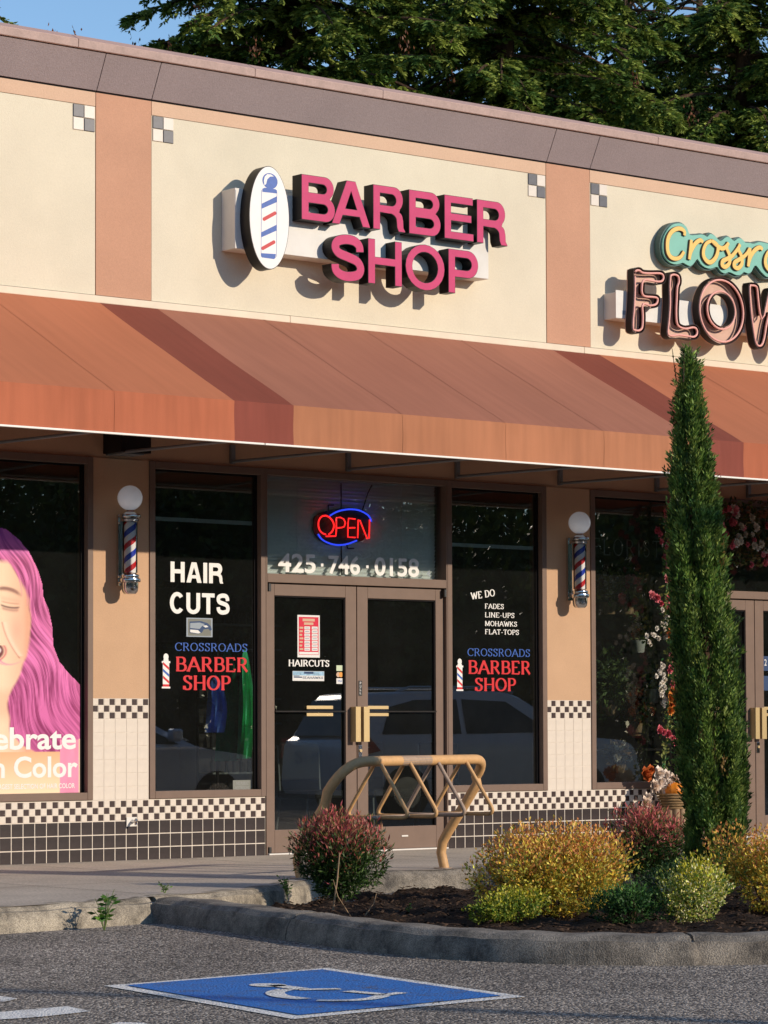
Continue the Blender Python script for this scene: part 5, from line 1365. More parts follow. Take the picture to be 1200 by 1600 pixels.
# ================================================================== PLANTS
def leafy(name,parent,P,D,L,wd,C,matn='leaf',flat=.5):
    W=unit(np.cross(D,rand_unit(len(P)))); V,CC=blades(P,D,W,L,wd,C); return quads_obj(name,V,CC,matn,parent)
def pal(cols,n,jit=.18,p=None):
    c=np.array(cols)[rng.choice(len(cols),n,p=p)]; return np.clip(c*(1+rng.normal(0,jit,(n,1)))*(1+rng.normal(0,.05,(n,3))),0.003,1)
def shrub(name,label,base,rx,ry,h,n,cols,tipcols=None,leaf=(.022,.011),lobes=9,stems=10,spiky=.0,seed=1,tipfrom=.55,cat='shrub'):
    global rng
    rng=np.random.default_rng(seed)
    t=thing(name,label,cat,base)
    bx,by,bz=base
    cen=[]; 
    for i in range(lobes):
        a=2*PI*i/lobes+rng.uniform(-.3,.3); q=rng.uniform(.25,.78); z=rng.uniform(.30,.68)
        cen.append((q*math.cos(a)*rx*.8,q*math.sin(a)*ry*.8,z*h,rng.uniform(.26,.42)))
    cen.append((0,0,h*.62,.42)); cen.append((0,0,h*.35,.5)); cen=np.array(cen)
    k=rng.choice(len(cen),n,p=cen[:,3]**2/np.sum(cen[:,3]**2)); d=rand_unit(n); r=rng.uniform(.55,1.0,n)**.6
    sc=np.array([rx,ry,h*.85]); 
    P=cen[k,:3]+d*(cen[k,3]*r)[:,None]*sc
    # twiggy tips that break the outline
    m_=rng.random(n)<.30; tipd=rand_unit(60); tipd[:,2]=np.abs(tipd[:,2]); near=np.argmax(d@tipd.T,1); clos=np.max(d@tipd.T,1)>.94; m_=clos&(r>.8); P[m_]+= tipd[near[m_]]*rng.uniform(.0,.17,(m_.sum(),1))*np.array([rx,ry,h])
    P[:,2]=np.abs(P[:,2]-.015)+.015
    P+=np.array(base)
    D=unit(d*.6+rand_unit(n)*.7+np.array([0,0,.45+spiky]))
    C=pal(cols,n)
    if tipcols is not None:
        zz=(P[:,2]-bz)/h; mm=rng.random(n)<np.clip((zz-tipfrom)*2.2+rng.normal(0,.3,n),0,1); C2=pal(tipcols,n); C[mm]=C2[mm]
    leafy('foliage',t,P,D,rng.uniform(.55,1.5,n)*leaf[0],rng.uniform(.7,1.3,n)*leaf[1],C)
    mb=MB()
    for i in range(stems):
        e=cen[rng.integers(len(cen)),:3]; p=Vector(base); q=Vector((bx+e[0],by+e[1],bz+e[2])); mdl=p.lerp(q,.5)+Vector((rng.uniform(-.03,.03),rng.uniform(-.03,.03),.02))
        mb.tube([(p.x+rng.uniform(-.03,.03),p.y+rng.uniform(-.03,.03),bz-.03),mdl,q],[.007,.005,.003],5)
    obj('stems',mb,'bark',t)
    return t
gold=[hexc(226,190,66),hexc(208,164,60),hexc(160,156,58),hexc(236,222,100),hexc(112,124,46)]
orang=[hexc(214,146,82),hexc(204,128,74),hexc(230,182,90),hexc(208,182,76)]
def on_soil(px,py,z=-.05): p=atZ(px,py,z); return (p.x,p.y,z)
shrub('golden_shrub','big golden and orange leaved shrub in front of the black tiles',tuple(on_soil(866,1432)),.57,.46,.52,19000,gold,orang,(.024,.012),11,seed=3,tipfrom=.43)
shrub('golden_shrub','golden orange shrub cut by the right edge of the picture',tuple(on_soil(1205,1425)),.40,.38,.48,9000,gold,orang,(.024,.012),9,seed=5,tipfrom=.5)
redg=[hexc(46,70,32),hexc(64,90,40),hexc(34,54,26),hexc(80,106,46)]; redt=[hexc(196,92,96),hexc(214,122,112),hexc(170,78,78),hexc(180,124,92),hexc(116,112,62)]
shrub('red_tipped_shrub','dark green shrub with red tips at the foot of the bike rack',tuple(on_soil(527,1404,-.07)),.36,.33,.55,15000,redg,redt,(.040,.0095),10,seed=8,tipfrom=.44,spiky=.15)
shrub('red_tipped_shrub','dark shrub with crimson tips between the golden shrub and the cypress',tuple(on_soil(1020,1378,-.09)),.38,.33,.50,11000,redg,redt,(.038,.0095),8,seed=9,tipfrom=.45,spiky=.15)
vari=[hexc(226,216,130),hexc(196,200,76),hexc(140,160,64),hexc(90,122,50),hexc(236,230,180)]; yel=[hexc(190,180,40),hexc(170,170,40),hexc(200,190,90)]
shrub('variegated_shrub','small cream and yellow variegated shrub by the kerb under the cypress',tuple(on_soil(1088,1443)),.30,.24,.36,6500,vari,yel,(.018,.011),6,seed=11,spiky=.2)
shrub('variegated_shrub','low yellow green plant at the left foot of the golden shrub',tuple(on_soil(790,1443)),.29,.17,.19,3600,[hexc(120,140,40),hexc(80,110,36),hexc(170,170,60)],yel,(.018,.011),6,seed=12)
shrub('creeping_shrub','low dark green creeping plant between the golden shrub and the variegated shrub',tuple(on_soil(985,1446)),.33,.18,.22,4500,[hexc(40,78,34),hexc(30,60,28),hexc(66,98,44)],[hexc(70,110,50)],(.018,.010),7,seed=13)
shrub('creeping_shrub','low green plant at the far side of the bed behind the variegated shrub',tuple(on_soil(1060,1408)),.42,.25,.24,4000,[hexc(34,60,26),hexc(50,80,34)],None,(.02,.010),6,seed=14)
def weed(label,base,h,n,seed,size=.03,cat='weed'):
    r=random.Random(seed); t=thing('weed',label,cat,base); st=MB(); Pp=[];Dd=[]
    for i in range(n):
        a=r.uniform(0,2*PI); q=r.uniform(.1,.5)*h; hh_=h*r.uniform(.5,1)
        p0=Vector(base); p1=p0+Vector((math.cos(a)*q*.4,math.sin(a)*q*.4,hh_*.6)); p2=p0+Vector((math.cos(a)*q,math.sin(a)*q,hh_))
        st.tube([p0-Vector((0,0,.01)),p1,p2],[.003,.0025,.0015],5)
        for k in range(5):
            t_=r.uniform(.3,1); b=p0.lerp(p1,t_*2) if t_<.5 else p1.lerp(p2,t_*2-1); an=r.uniform(0,2*PI)
            Pp.append(tuple(b)); Dd.append((math.cos(an),math.sin(an),r.uniform(-.3,.6)))
    obj('stem',st,'bark' if False else 'stem_green',t)
    n_=len(Pp); leafy('leaves',t,np.array(Pp),unit(np.array(Dd)),size,size*.42,pal([hexc(70,110,40),hexc(100,140,50),hexc(54,88,34)],n_))
mat('stem_green',(.12,.17,.05),.6,.3)
w1=atZ(163,1453,-.148); weed('leafy green weed growing from the crack between the light kerb and the island kerb',tuple(w1),.24,9,1,.060)
w2=atZ(264,1396,0); weed('tiny weed sprouting on the sidewalk edge behind the island kerb',(w2.x,w2.y+.05,0.0),.07,6,2,.025)
w3=atZ(448,1405,-.10); weed('small weed in the bed left of the red tipped shrub',tuple(w3),.16,10,3,.03)
w4=atZ(638,1428,-.07); weed('small seedling in the bare soil near the kerb',tuple(w4),.07,5,4,.022)
# dry twigs under the red tipped shrub
tw_=thing('dry_twigs','pale dry twigs leaning at the front of the red tipped shrub','twig',(-1.2,-6,-.05))
p=atZ(520,1425,-.06); q=atZ(548,1432,-.06)
mb=MB(); mb.tube([p,p+Vector((.02,-.02,.20)),p+Vector((.03,-.03,.36))],[.006,.005,.004],6); mb.tube([q,q+Vector((-.08,.02,.12)),q+Vector((-.10,.04,.22))],[.004,.003,.002],5); mb.tube([q+Vector((.02,-.1,0)),q+Vector((.08,-.12,.08)),q+Vector((.10,-.12,.14))],[.004,.003,.002],5)
obj('twigs',mb,'log',tw_)

# cypress: slim column of upright sprays
rng=np.random.default_rng(21)
cb=atZ(1117,1398,-.05); CB=(cb.x,cb.y,-.05)
cy=thing('cypress_tree','tall slim green cypress standing in front of the flower shop','tree',CB)
prof=[]
for yy,a,b_ in ((560,1077,1089),(590,1070,1098),(640,1062,1106),(700,1057,1115),(760,1049,1124),(830,1048,1136),(900,1046,1144),(960,1050,1146),(1000,1050,1158),(1060,1053,1163),(1130,1056,1168),(1200,1058,1171),(1260,1062,1172),(1320,1064,1168),(1370,1075,1160),(1392,1090,1145)):
    z=atY(1100,yy,CB[1]).z; a,b_=a+4.5,b_-5.5; dsc=(Vector(CB)-Vector(CAM)).dot(fw); cxp=(a+b_)/2; hw=(b_-a)/2*dsc/FPX
    off=(cxp-1117)*dsc/FPX; prof.append((z,hw,off))
prof.sort(); zA=np.array([p[0] for p in prof]); hA=np.array([p[1] for p in prof]); oA=np.array([p[2] for p in prof])
n=4300
zz=zA[0]+(zA[-1]-zA[0])*rng.random(n)**1.0; keep=rng.random(n)<(.25+np.interp(zz,zA,hA)/hA.max()); zz=zz[keep]; n=len(zz)
th=rng.uniform(0,2*PI,n); rad=np.interp(zz,zA,hA)*(.55+.45*rng.random(n)**.5)
# vertical plumes: cluster angles by height so darker furrows appear
th+=.25*np.sin(th*7+zz*2.2)+.15*np.sin(th*13-zz*5)
furrow=1-.24*np.clip(np.sin(th*6+zz*1.7+np.sin(zz*3)),0,1)
rad*=furrow
cen=np.stack([CB[0]+np.interp(zz,zA,oA)*rt.x+rad*np.cos(th),CB[1]+np.interp(zz,zA,oA)*rt.y+rad*np.sin(th),zz],1)
outd=np.stack([np.cos(th),np.sin(th),np.zeros(n)],1)
K=26   # scale blades per spray
ax=unit(outd*.32+np.array([0,0,1.0])+rng.normal(0,.16,(n,3)))
Lsp=rng.uniform(.09,.17,n)
s_=rng.random((n,K)); side=rng.uniform(-1,1,(n,K)); az=rng.uniform(0,2*PI,(n,K))
u_=unit(np.cross(ax,rand_unit(n))); v_=np.cross(ax,u_)
rr_=(1-s_)*.030+.006
Pc=cen[:,None,:]+ax[:,None,:]*(s_*Lsp[:,None]-.05)[...,None]+(u_[:,None,:]*np.cos(az)[...,None]+v_[:,None,:]*np.sin(az)[...,None])*(rr_*rng.random((n,K)))[...,None]
Dc=unit(ax[:,None,:]*1.0+(u_[:,None,:]*np.cos(az)[...,None]+v_[:,None,:]*np.sin(az)[...,None])*.55)
Pc=Pc.reshape(-1,3); Dc=Dc.reshape(-1,3)
Cc=pal([hexc(96,122,54),hexc(112,138,60),hexc(66,92,42),hexc(138,158,76)],n,.26); 
br_=rng.random(n)<.012; Cc[br_]=np.array(hexc(150,120,70)); Cc=np.repeat(Cc,K,0)*(1+rng.normal(0,.1,(n*K,1)))
W=unit(np.cross(Dc,rand_unit(n*K))); V,CC=blades(Pc,Dc,W,rng.uniform(.024,.046,n*K),rng.uniform(.008,.013,n*K),np.clip(Cc,.004,1))
quads_obj('crown',V,CC,'leaf',cy)
# thin leader shoots at the top
mb=MB()
tipz=zA[-1]; 
Pt=[];Dt=[]
for i in range(9):
    a=rng.uniform(0,2*PI); q=rng.uniform(0,.10); b0=Vector((CB[0]+oA[-1]*rt.x+q*math.cos(a),CB[1]+oA[-1]*rt.y+q*math.sin(a),tipz-.16)); hgt=rng.uniform(.12,.26)
    b1=b0+Vector((rng.uniform(-.03,.03),rng.uniform(-.03,.03),hgt)); mb.tube([b0,b1],[.004,.002],5)
    for k in range(22):
        t_=rng.random(); Pt.append(tuple(b0.lerp(b1,t_))); dd=rng.normal(size=3)*.5+np.array([0,0,.9]); Dt.append(dd)
obj('shoots',mb,'bark',cy); leafy('shoot_leaves',cy,np.array(Pt),unit(np.array(Dt)),.028,.006,pal([hexc(66,104,40),hexc(50,80,34)],len(Pt)))
core=[(max(.02,h*.62),z-CB[2]) for z,h,o in prof]
obj('trunk',MB().tube([(CB[0],CB[1],-.1),(CB[0]+.2*oA[-1]*rt.x,CB[1]+.2*oA[-1]*rt.y,1.2),(CB[0]+oA[-1]*rt.x,CB[1]+oA[-1]*rt.y,tipz-.2)],[.045,.035,.008],8),'bark',cy)

# ---------- conifers behind the building
def conifer(name,label,loc,h,rad,zlo,seed,nbr=150,dens=1.0,group='conifers behind the shop roof',cols=None,hang=.0):
    g=np.random.default_rng(seed); t=thing(name,label,'tree',loc,group)
    cols=cols or [hexc(112,132,56),hexc(84,112,50),hexc(138,152,70),hexc(60,84,38),hexc(152,164,80)]
    wood=MB(); P=[];D=[];C=[]
    wood.tube([(loc[0],loc[1],loc[2]),(loc[0]+.1,loc[1],h*.5),(loc[0],loc[1],h)],[.30,.18,.02],10)
    trunk=obj('trunk',wood,'bark',t,smooth=True); wood=MB()
    for b in range(nbr):
        z=zlo+(h*.97-zlo)*(b+.5*g.random())/nbr
        z=zlo+(h*.97-zlo)*((b/nbr)**1.15)
        Lb=rad*(1-(z-zlo)/(h-zlo))**.75*g.uniform(.70,1.1)+.3
        a=g.uniform(0,2*PI); 
        dirh=np.array([math.cos(a),math.sin(a),0])
        up_=g.uniform(.0,.25); droop=g.uniform(.35,.9)
        nseg=7; pts=[]
        for s in range(nseg+1):
            q=s/nseg; pts.append(np.array([loc[0],loc[1],z])+dirh*Lb*q+np.array([0,0,1])*(up_*Lb*q-droop*Lb*q*q*.7))
        wood.tube([tuple(p) for p in pts],[.045*(1-q/ (nseg+1.0))*(Lb/3)**.5+.008 for q in range(nseg+1)],5)
        ns=int(Lb*30*dens*(1.08 if (8.4<z<14.2 if loc[1]<20 else 9.3<z<15.5) else .08)*(.45 if dirh[1]*.775+dirh[0]*.632>.35 else 1))
        pts=np.array(pts)
        for k in range(ns):
            q=g.uniform(.0,1.0)**.75; f=q*nseg; i0=min(int(f),nseg-1); base_=pts[i0]+(pts[i0+1]-pts[i0])*(f-i0)
            side=np.cross(dirh,[0,0,1])*(1 if g.random()<.5 else -1)
            tl=g.uniform(.18,.55)*(1.05-q*.55)*min(1,Lb/2)
            td=side*g.uniform(.5,1)+dirh*g.uniform(.2,.9)+np.array([0,0,g.uniform(-.95,.05)]); td/=np.linalg.norm(td)
            nb=int(14+tl*46)
            s=g.random(nb); zz_=-.25*tl*s*s
            pos=base_+td*(s*tl)[:,None]; pos[:,2]+=zz_
            lat=np.cross(td,[0,0,1]); lat/=np.linalg.norm(lat)+1e-9
            sg=np.where(g.random(nb)<.5,-1,1)[:,None]
            dd=td*.75+lat*sg*g.uniform(.4,1.0,(nb,1))+g.normal(0,.18,(nb,3))+np.array([0,0,-.12])
            P.append(pos); D.append(dd)
            c=np.array(cols[g.integers(len(cols))])*(1+g.normal(0,.14)); C.append(np.repeat(np.clip(c,.004,1)[None],nb,0))
    P=np.concatenate(P);D=unit(np.concatenate(D));C=np.concatenate(C); n=len(P)
    W=unit(np.cross(D,g.normal(size=(n,3))*np.array([.4,.4,1]))); V,CC=blades(P,D,W,g.uniform(.07,.14,n),g.uniform(.030,.050,n),C*(1+g.normal(0,.08,(n,1))))
    quads_obj('crown',V,CC,'conifer_leaf',t); obj('limbs',wood,'bark',t)
    if hang:
        P=[];D=[]
        for k in range(int(26*hang)):
            a=g.uniform(0,2*PI); z=g.uniform(9,12.5); L2=rad*(1-(z-zlo)/(h-zlo))**.75*.95; c=np.array([loc[0]+L2*math.cos(a),loc[1]+L2*math.sin(a),z-.5])
            for q in range(26): P.append(c+g.normal(0,.05,3)-np.array([0,0,q*.012])); D.append(g.normal(0,.3,3)-np.array([0,0,1]))
        P=np.array(P);D=unit(np.array(D)); bc=leafy('brown_cones',t,P,D,.07,.028,pal([hexc(120,74,48),hexc(100,60,40)],len(P))); bc['kind']='stuff'
    return t
def tree_at(px,Y):
    p=atY(px,1100,Y); return (p.x,p.y,-.4)
conifer('conifer_tree','green conifer rising left of the middle behind the roof, its left edge against the sky',tree_at(455,17),19,4.3,5.5,31,240,1.15,hang=1)
conifer('conifer_tree','light green conifer behind the roof above the letters of the barber sign',tree_at(790,16),19,4.2,5.5,32,250,1.2,hang=1)
conifer('conifer_tree','dark conifer behind the roof near the right edge of the picture',tree_at(1165,17),20,4.6,5.5,33,250,1.2,hang=.6)
conifer('conifer_tree','dark shaded conifer standing farther back between the two right conifers',tree_at(985,23),21,5.0,5.5,34,190,.6,cols=[hexc(52,74,38),hexc(66,88,44)])
conifer('conifer_tree','dark conifer farther back behind the left pair of conifers',tree_at(630,24),20,4.6,5.5,35,190,.6,cols=[hexc(36,54,32),hexc(50,68,36)])
conifer('conifer_tree','conifer farthest back filling the gap at the right behind the roof',tree_at(1100,29),22,5.2,5.5,36,190,.6,cols=[hexc(52,74,38),hexc(66,88,44)])
conifer('conifer_tree','dark conifer farther back close behind the lettered part of the wall',tree_at(860,21),20,4.6,5.5,38,180,.6,cols=[hexc(52,74,38),hexc(66,88,44)])
conifer('conifer_tree','conifer whose branch tip hangs in at the top left corner',tree_at(-190,16),19,4.4,5.5,37,120,1.0,hang=2)

# ================================================================== FLOWER SHOP DISPLAY
mat('petal_pink',(.62,.13,.17),.6,.3,var=.2,vs=30)
rng=np.random.default_rng(41)
def rosette(mbP,mbD,mbC,c,r,col,n=16):
    for k in range(n):
        a=2*PI*k/n*2.4+rng.uniform(-.2,.2); t=(k/n); d=np.array([math.cos(a)*(.3+t),-(1.1-t),math.sin(a)*(.3+t)]); mbP.append(np.array(c)+np.array([0,-.004*(1-t),0])); mbD.append(d); mbC.append(np.array(col)*rng.uniform(.75,1.2))
def flower_obj(name,parent,specs,matn='petal'):
    P=[];D=[];C=[];Ls=[]
    for c,r,col in specs:
        n0=len(P); rosette(P,D,C,c,r,col); Ls+= [r]*(len(P)-n0)
    P=np.array(P);D=unit(np.array(D));C=np.clip(np.array(C),.004,1);Ls=np.array(Ls)
    W=unit(np.cross(D,np.array([0,1,0.01])+rng.normal(0,.3,(len(P),3)))); V,CC=blades(P,D,W,Ls*1.0,Ls*.95,C); return quads_obj(name,V,CC,matn,parent)
def jp(px,py,Y): p=atY(px,py,Y); return np.array([p.x,p.y,p.z])
pinks=[hexc(214,110,120),hexc(226,140,146),hexc(190,84,96)]; whites=[hexc(225,215,200),hexc(235,228,215),hexc(200,190,170)]
ga=thing('flower_garland','vertical garland of pink and white flowers hanging beside the flower shop door','garland',tuple(jp(1042,1230,-.12)))
path=[(1046,782),(1044,830),(1046,880),(1040,930),(1042,970),(1048,1010),(1050,1060),(1046,1100),(1042,1150),(1038,1200),(1042,1235)]
obj('vine',MB().tube([tuple(jp(a,b,-.07)) for a,b in path],.008,6),'stem_green',ga)
def blobf(name,pts,Y,r,cols):
    for (a,b) in pts:
        flower_obj(name,ga,[(jp(a-2,b,Y-rng.uniform(0,.05)),r*rng.uniform(1.0,1.5),cols[rng.integers(len(cols))])])
blobf('pink_rose',[(1027,829),(1032,835),(1046,826),(1043,818),(1034,846),(1042,856),(1046,846),(1041,800),(1046,790),(1019,930),(1027,935),(1034,943),(1044,937),(1046,950),(1048,956),(1031,1140),(1038,1144),(1044,1147),(1052,1153),(1056,1159),(1057,1025),(1054,1035),(1053,1060),(1055,1018),(1040,812),(1038,872),(1044,884),(1049,1024),(1047,1046),(1051,1068),(1043,905),(1048,918)],-.12,.034,pinks)
wp=[(1040+rng.normal(0,6),y+rng.normal(0,4)) for y in np.linspace(962,1000,12)]+[(1037+rng.normal(0,3.5),y) for y in np.linspace(1038,1104,26)]+[(1020+rng.normal(0,5),992+rng.normal(0,6)) for _ in range(6)]
blobf('white_blossom',wp,-.11,.022,whites)
blobf('magnolia_flower',[(1030,1222),(1040,1213),(1046,1226),(1052,1218),(1034,1235),(1022,1229),(1012,1246),(1041,1240),(1050,1236),(1008,1255),(1028,1209)],-.16,.058,[hexc(222,200,180),hexc(236,220,205)])
blobf('silk_leaf',[(1008,1208),(1012,1214),(1016,1204),(1047,990),(1050,985),(1049,1090),(1050,1100),(1048,1110),(1052,1082)],-.14,.05,[hexc(196,120,50),hexc(180,90,40)])
n=760; ys_=rng.uniform(790,1240,n); xs_=np.interp(ys_,[p[1] for p in path],[p[0] for p in path])+rng.normal(0,5.5,n)
P=np.array([jp(a,b,-.07-rng.uniform(0,.05)) for a,b in zip(xs_,ys_)]); leafy('garland_leaves',ga,P,unit(rng.normal(size=(n,3))+np.array([0,-.4,0])),.045,.020,pal([hexc(70,90,40),hexc(110,120,60),hexc(50,100,50),hexc(150,150,80)],n))
gb=thing('flower_garland','arch of dusky pink and white flowers over the flower shop doors in the awning shade','garland',tuple(jp(1160,900,-.10)))
for k in range(95):
    a=rng.uniform(1118,1290); b=rng.uniform(790,880)+abs(rng.normal(0,10)); 
    if b>850 and a<1160: b-=30
    col=(pinks if rng.random()<.7 else whites); cc_=col[rng.integers(3)]
    flower_obj('pink_rose' if col is pinks else 'white_blossom',gb,[(jp(a,b,-.12-rng.uniform(0,.1)),rng.uniform(.03,.055),cc_*np.array([.8]) if False else cc_)])
n=1200; P=np.array([jp(rng.uniform(1115,1300),rng.uniform(782,885),-.04-rng.uniform(0,.12)) for _ in range(n)]); leafy('garland_leaves',gb,P,unit(rng.normal(size=(n,3))),.06,.026,pal([hexc(50,70,34),hexc(90,100,50),hexc(110,90,50)],n))
# pumpkins, basket and log stand
def pumpkin(label,c,r):
    t=thing('pumpkin',label,'pumpkin',(c[0],c[1],c[2]-r*.8)); n=40; vs=[];fs=[]; m_=14
    mb=MB()
    for i in range(m_+1):
        ph=-PI/2+PI*i/m_
        for k in range(n):
            a=2*PI*k/n; q=r*(1+.07*abs(math.sin(a*5))-.035)*math.cos(ph); vs.append((c[0]+q*math.cos(a),c[1]+q*math.sin(a),c[2]+r*.82*math.sin(ph)-(.12*r if i==m_ else 0)))
    for i in range(m_):
        for k in range(n): fs.append((i*n+k,i*n+(k+1)%n,(i+1)*n+(k+1)%n,(i+1)*n+k))
    mb.add(vs,fs); obj('flesh',mb,'pumpkin',t,smooth=True); obj('stalk',MB().tube([(c[0],c[1],c[2]+r*.7),(c[0]+.01,c[1],c[2]+r*1.1)],[.014,.010],8),'log',t)
bkx=jp(1053,1262,-.25)
pumpkin('orange pumpkin sitting in the basket left of the cypress',(bkx[0]+.02,bkx[1],jp(1058,1239,-.25)[2]+.02),.10)
q=jp(1083,1246,-.25); pumpkin('small orange pumpkin half hidden behind the cypress',tuple(q),.09)
bs_=thing('wicker_basket','wicker basket on a log stand beside the flower shop door','basket',(bkx[0],bkx[1],jp(1053,1262,-.25)[2]-.0))
zt=jp(1053,1241,-.25)[2]; zb_=jp(1053,1262,-.25)[2]
for i in range(6):
    z=zb_+(zt-zb_)*i/5; obj('cane_ring',MB().tube([(bkx[0]+(.115+.008*i)*math.cos(2*PI*k/28),bkx[1]+(.115+.008*i)*math.sin(2*PI*k/28),z+.008*math.sin(k*PI)) for k in range(28)],.010,6,closed=True),'wicker',bs_,smooth=True)
obj('basket_wall',MB().lathe([(.105,0),(.14,zt-zb_)],28,(bkx[0],bkx[1],zb_)),'wicker',bs_,smooth=True)
lg=thing('log_stand','bundle of upright split logs carrying the wicker basket','stand',(bkx[0],bkx[1],0))
for k in range(9):
    a=2*PI*k/9; obj('log',MB().tube([(bkx[0]+.085*math.cos(a),bkx[1]+.085*math.sin(a),.0),(bkx[0]+.088*math.cos(a),bkx[1]+.088*math.sin(a),zb_-.008)],[.034,.032],9),'log',lg,smooth=True)
# inside the flower window: pots and foliage, an unlit FLORIST tube sign, a lit tube lamp
fs_=thing('florist_sign','thin unlit tube sign FLORIST hanging high behind the flower shop window','neon sign',(6.9,.2,2.6))
def thin_text(body,x0,x1,z0,z1,y,r,mt,parent):
    segs=[];cx=0
    for ch in body:
        wd,st=strokes(ch); st=st[:1] if ch in 'CS' else st
        for c in st: segs.append([(cx+p[0],p[1]) for p in c])
        cx+=wd+.22
    k=(x1-x0)/(cx-.22)
    for c in segs: obj('letter_tube',MB().tube([(x0+p[0]*k,y,z0+p[1]*(z1-z0)) for p in c],r,6),mt,parent,smooth=True)
a=jp(926,866,.2); b=jp(1026,842,.2); thin_text('FLORIST',a[0],b[0]+.05,jp(960,868,.2)[2],jp(960,842,.2)[2],.2,.0055,'neon_off',fs_)
lt=thing('tube_lamp','lit warm strip lamp on the ceiling just inside the flower shop window','lamp',tuple(jp(970,778,1.0)))
a=jp(928,776,1.0); b=jp(990,780,1.0); obj('tube',MB().tube([(a[0],1.0,a[2]),(b[0]+.2,1.0,a[2])],.016,10),'lit_tube',lt,smooth=True); obj('fitting',MB().box(a[0]-.03,b[0]+.23,.98,1.06,a[2]+.018,a[2]+.06),'raceway_white',lt)
def pot_plant(label,px,py,Y,ph,pr_,fr2,n,cols,seed,potm='pot_white',flow=None):
    global rng
    rng=np.random.default_rng(seed); c=jp(px,py,Y); t=thing('potted_plant',label,'plant',tuple(c))
    obj('pot',MB().lathe([(pr_*.7,0),(pr_*.8,.01),(pr_,ph),(pr_*.9,ph),(pr_*.85,ph-.01)],20,tuple(c)),potm,t,smooth=True)
    P=c+np.array([0,0,ph+fr2*.6])+rand_unit(n)*(rng.random((n,1))**.5)*np.array([fr2*.75,fr2*.6,fr2]); leafy('foliage',t,P,unit(rng.normal(size=(n,3))+np.array([0,0,.3])),.07,.030,pal(cols,n))
    if flow: flower_obj('blossoms',t,[(c+np.array([rng.uniform(-1,1)*fr2*.7,-fr2*.4,ph+fr2*rng.uniform(.3,1.4)]),.035,flow[rng.integers(len(flow))]) for _ in range(9)])
    return t
gr=[hexc(90,110,60),hexc(120,140,80),hexc(70,90,50)]
fsb=thing('display_shelf','dark tiered display shelf inside the flower shop window','shelf',(7.4,1.0,0))
for zz_ in (.45,.85,1.35): obj('shelf_board',MB().box(6.35,8.6,.45,1.5,zz_-.02,zz_),'black_metal',fsb)
for x in (6.36,8.58): obj('post',MB().box(x-.02,x+.02,.94,.98,0,1.33),'black_metal',fsb)
pot_plant('bushy pale green plant low at the left of the flower window',950,1118,.40,.10,.09,.34,900,gr,1,'log')
pot_plant('white pot with small white flowers in the middle of the flower window',1020,1098,.35,.13,.065,.12,180,gr,2,'pot_white',whites)
pot_plant('white planter deep inside the flower window',997,1020,.7,.12,.075,.16,220,gr,3,'pot_white')
pot_plant('dim pink flowers deep inside the flower window',978,960,.8,.12,.09,.26,300,gr,4,'log',pinks)
pot_plant('dim reddish flowers low inside the flower window',990,1150,.6,.12,.09,.24,300,[hexc(110,60,40),hexc(70,80,40)],5,'log',[hexc(150,60,40),hexc(170,90,60)])
pot_plant('dim white flowers at the left deep inside the flower window',950,960,.9,.12,.09,.22,260,gr,6,'log',whites)
pot_plant('brown and cream dried flowers at the foot of the flower window',965,1208,.35,.08,.08,.15,260,[hexc(130,100,60),hexc(150,130,90)],7,'wicker',whites)
# bottles on shelves behind the poster
bs2=thing('product_shelf','dim shelf with rows of bottles right of the pink haired poster','shelf',(1.1,1.6,0))
for i in range(6):
    obj('shelf_board',MB().box(.75-.2,1.22,1.50,1.75,.5+i*.27,.515+i*.27),'pole_grey',bs2)
    mb=MB()
    for k in range(7): mb.lathe([(.026,0),(.026,.15),(.009,.17),(.009,.19)],8,(.60+k*.09,1.55,.516+i*.27))
    o=obj('bottles',mb,'gray_print' if i%2 else 'car_blue',bs2); o['kind']='stuff'

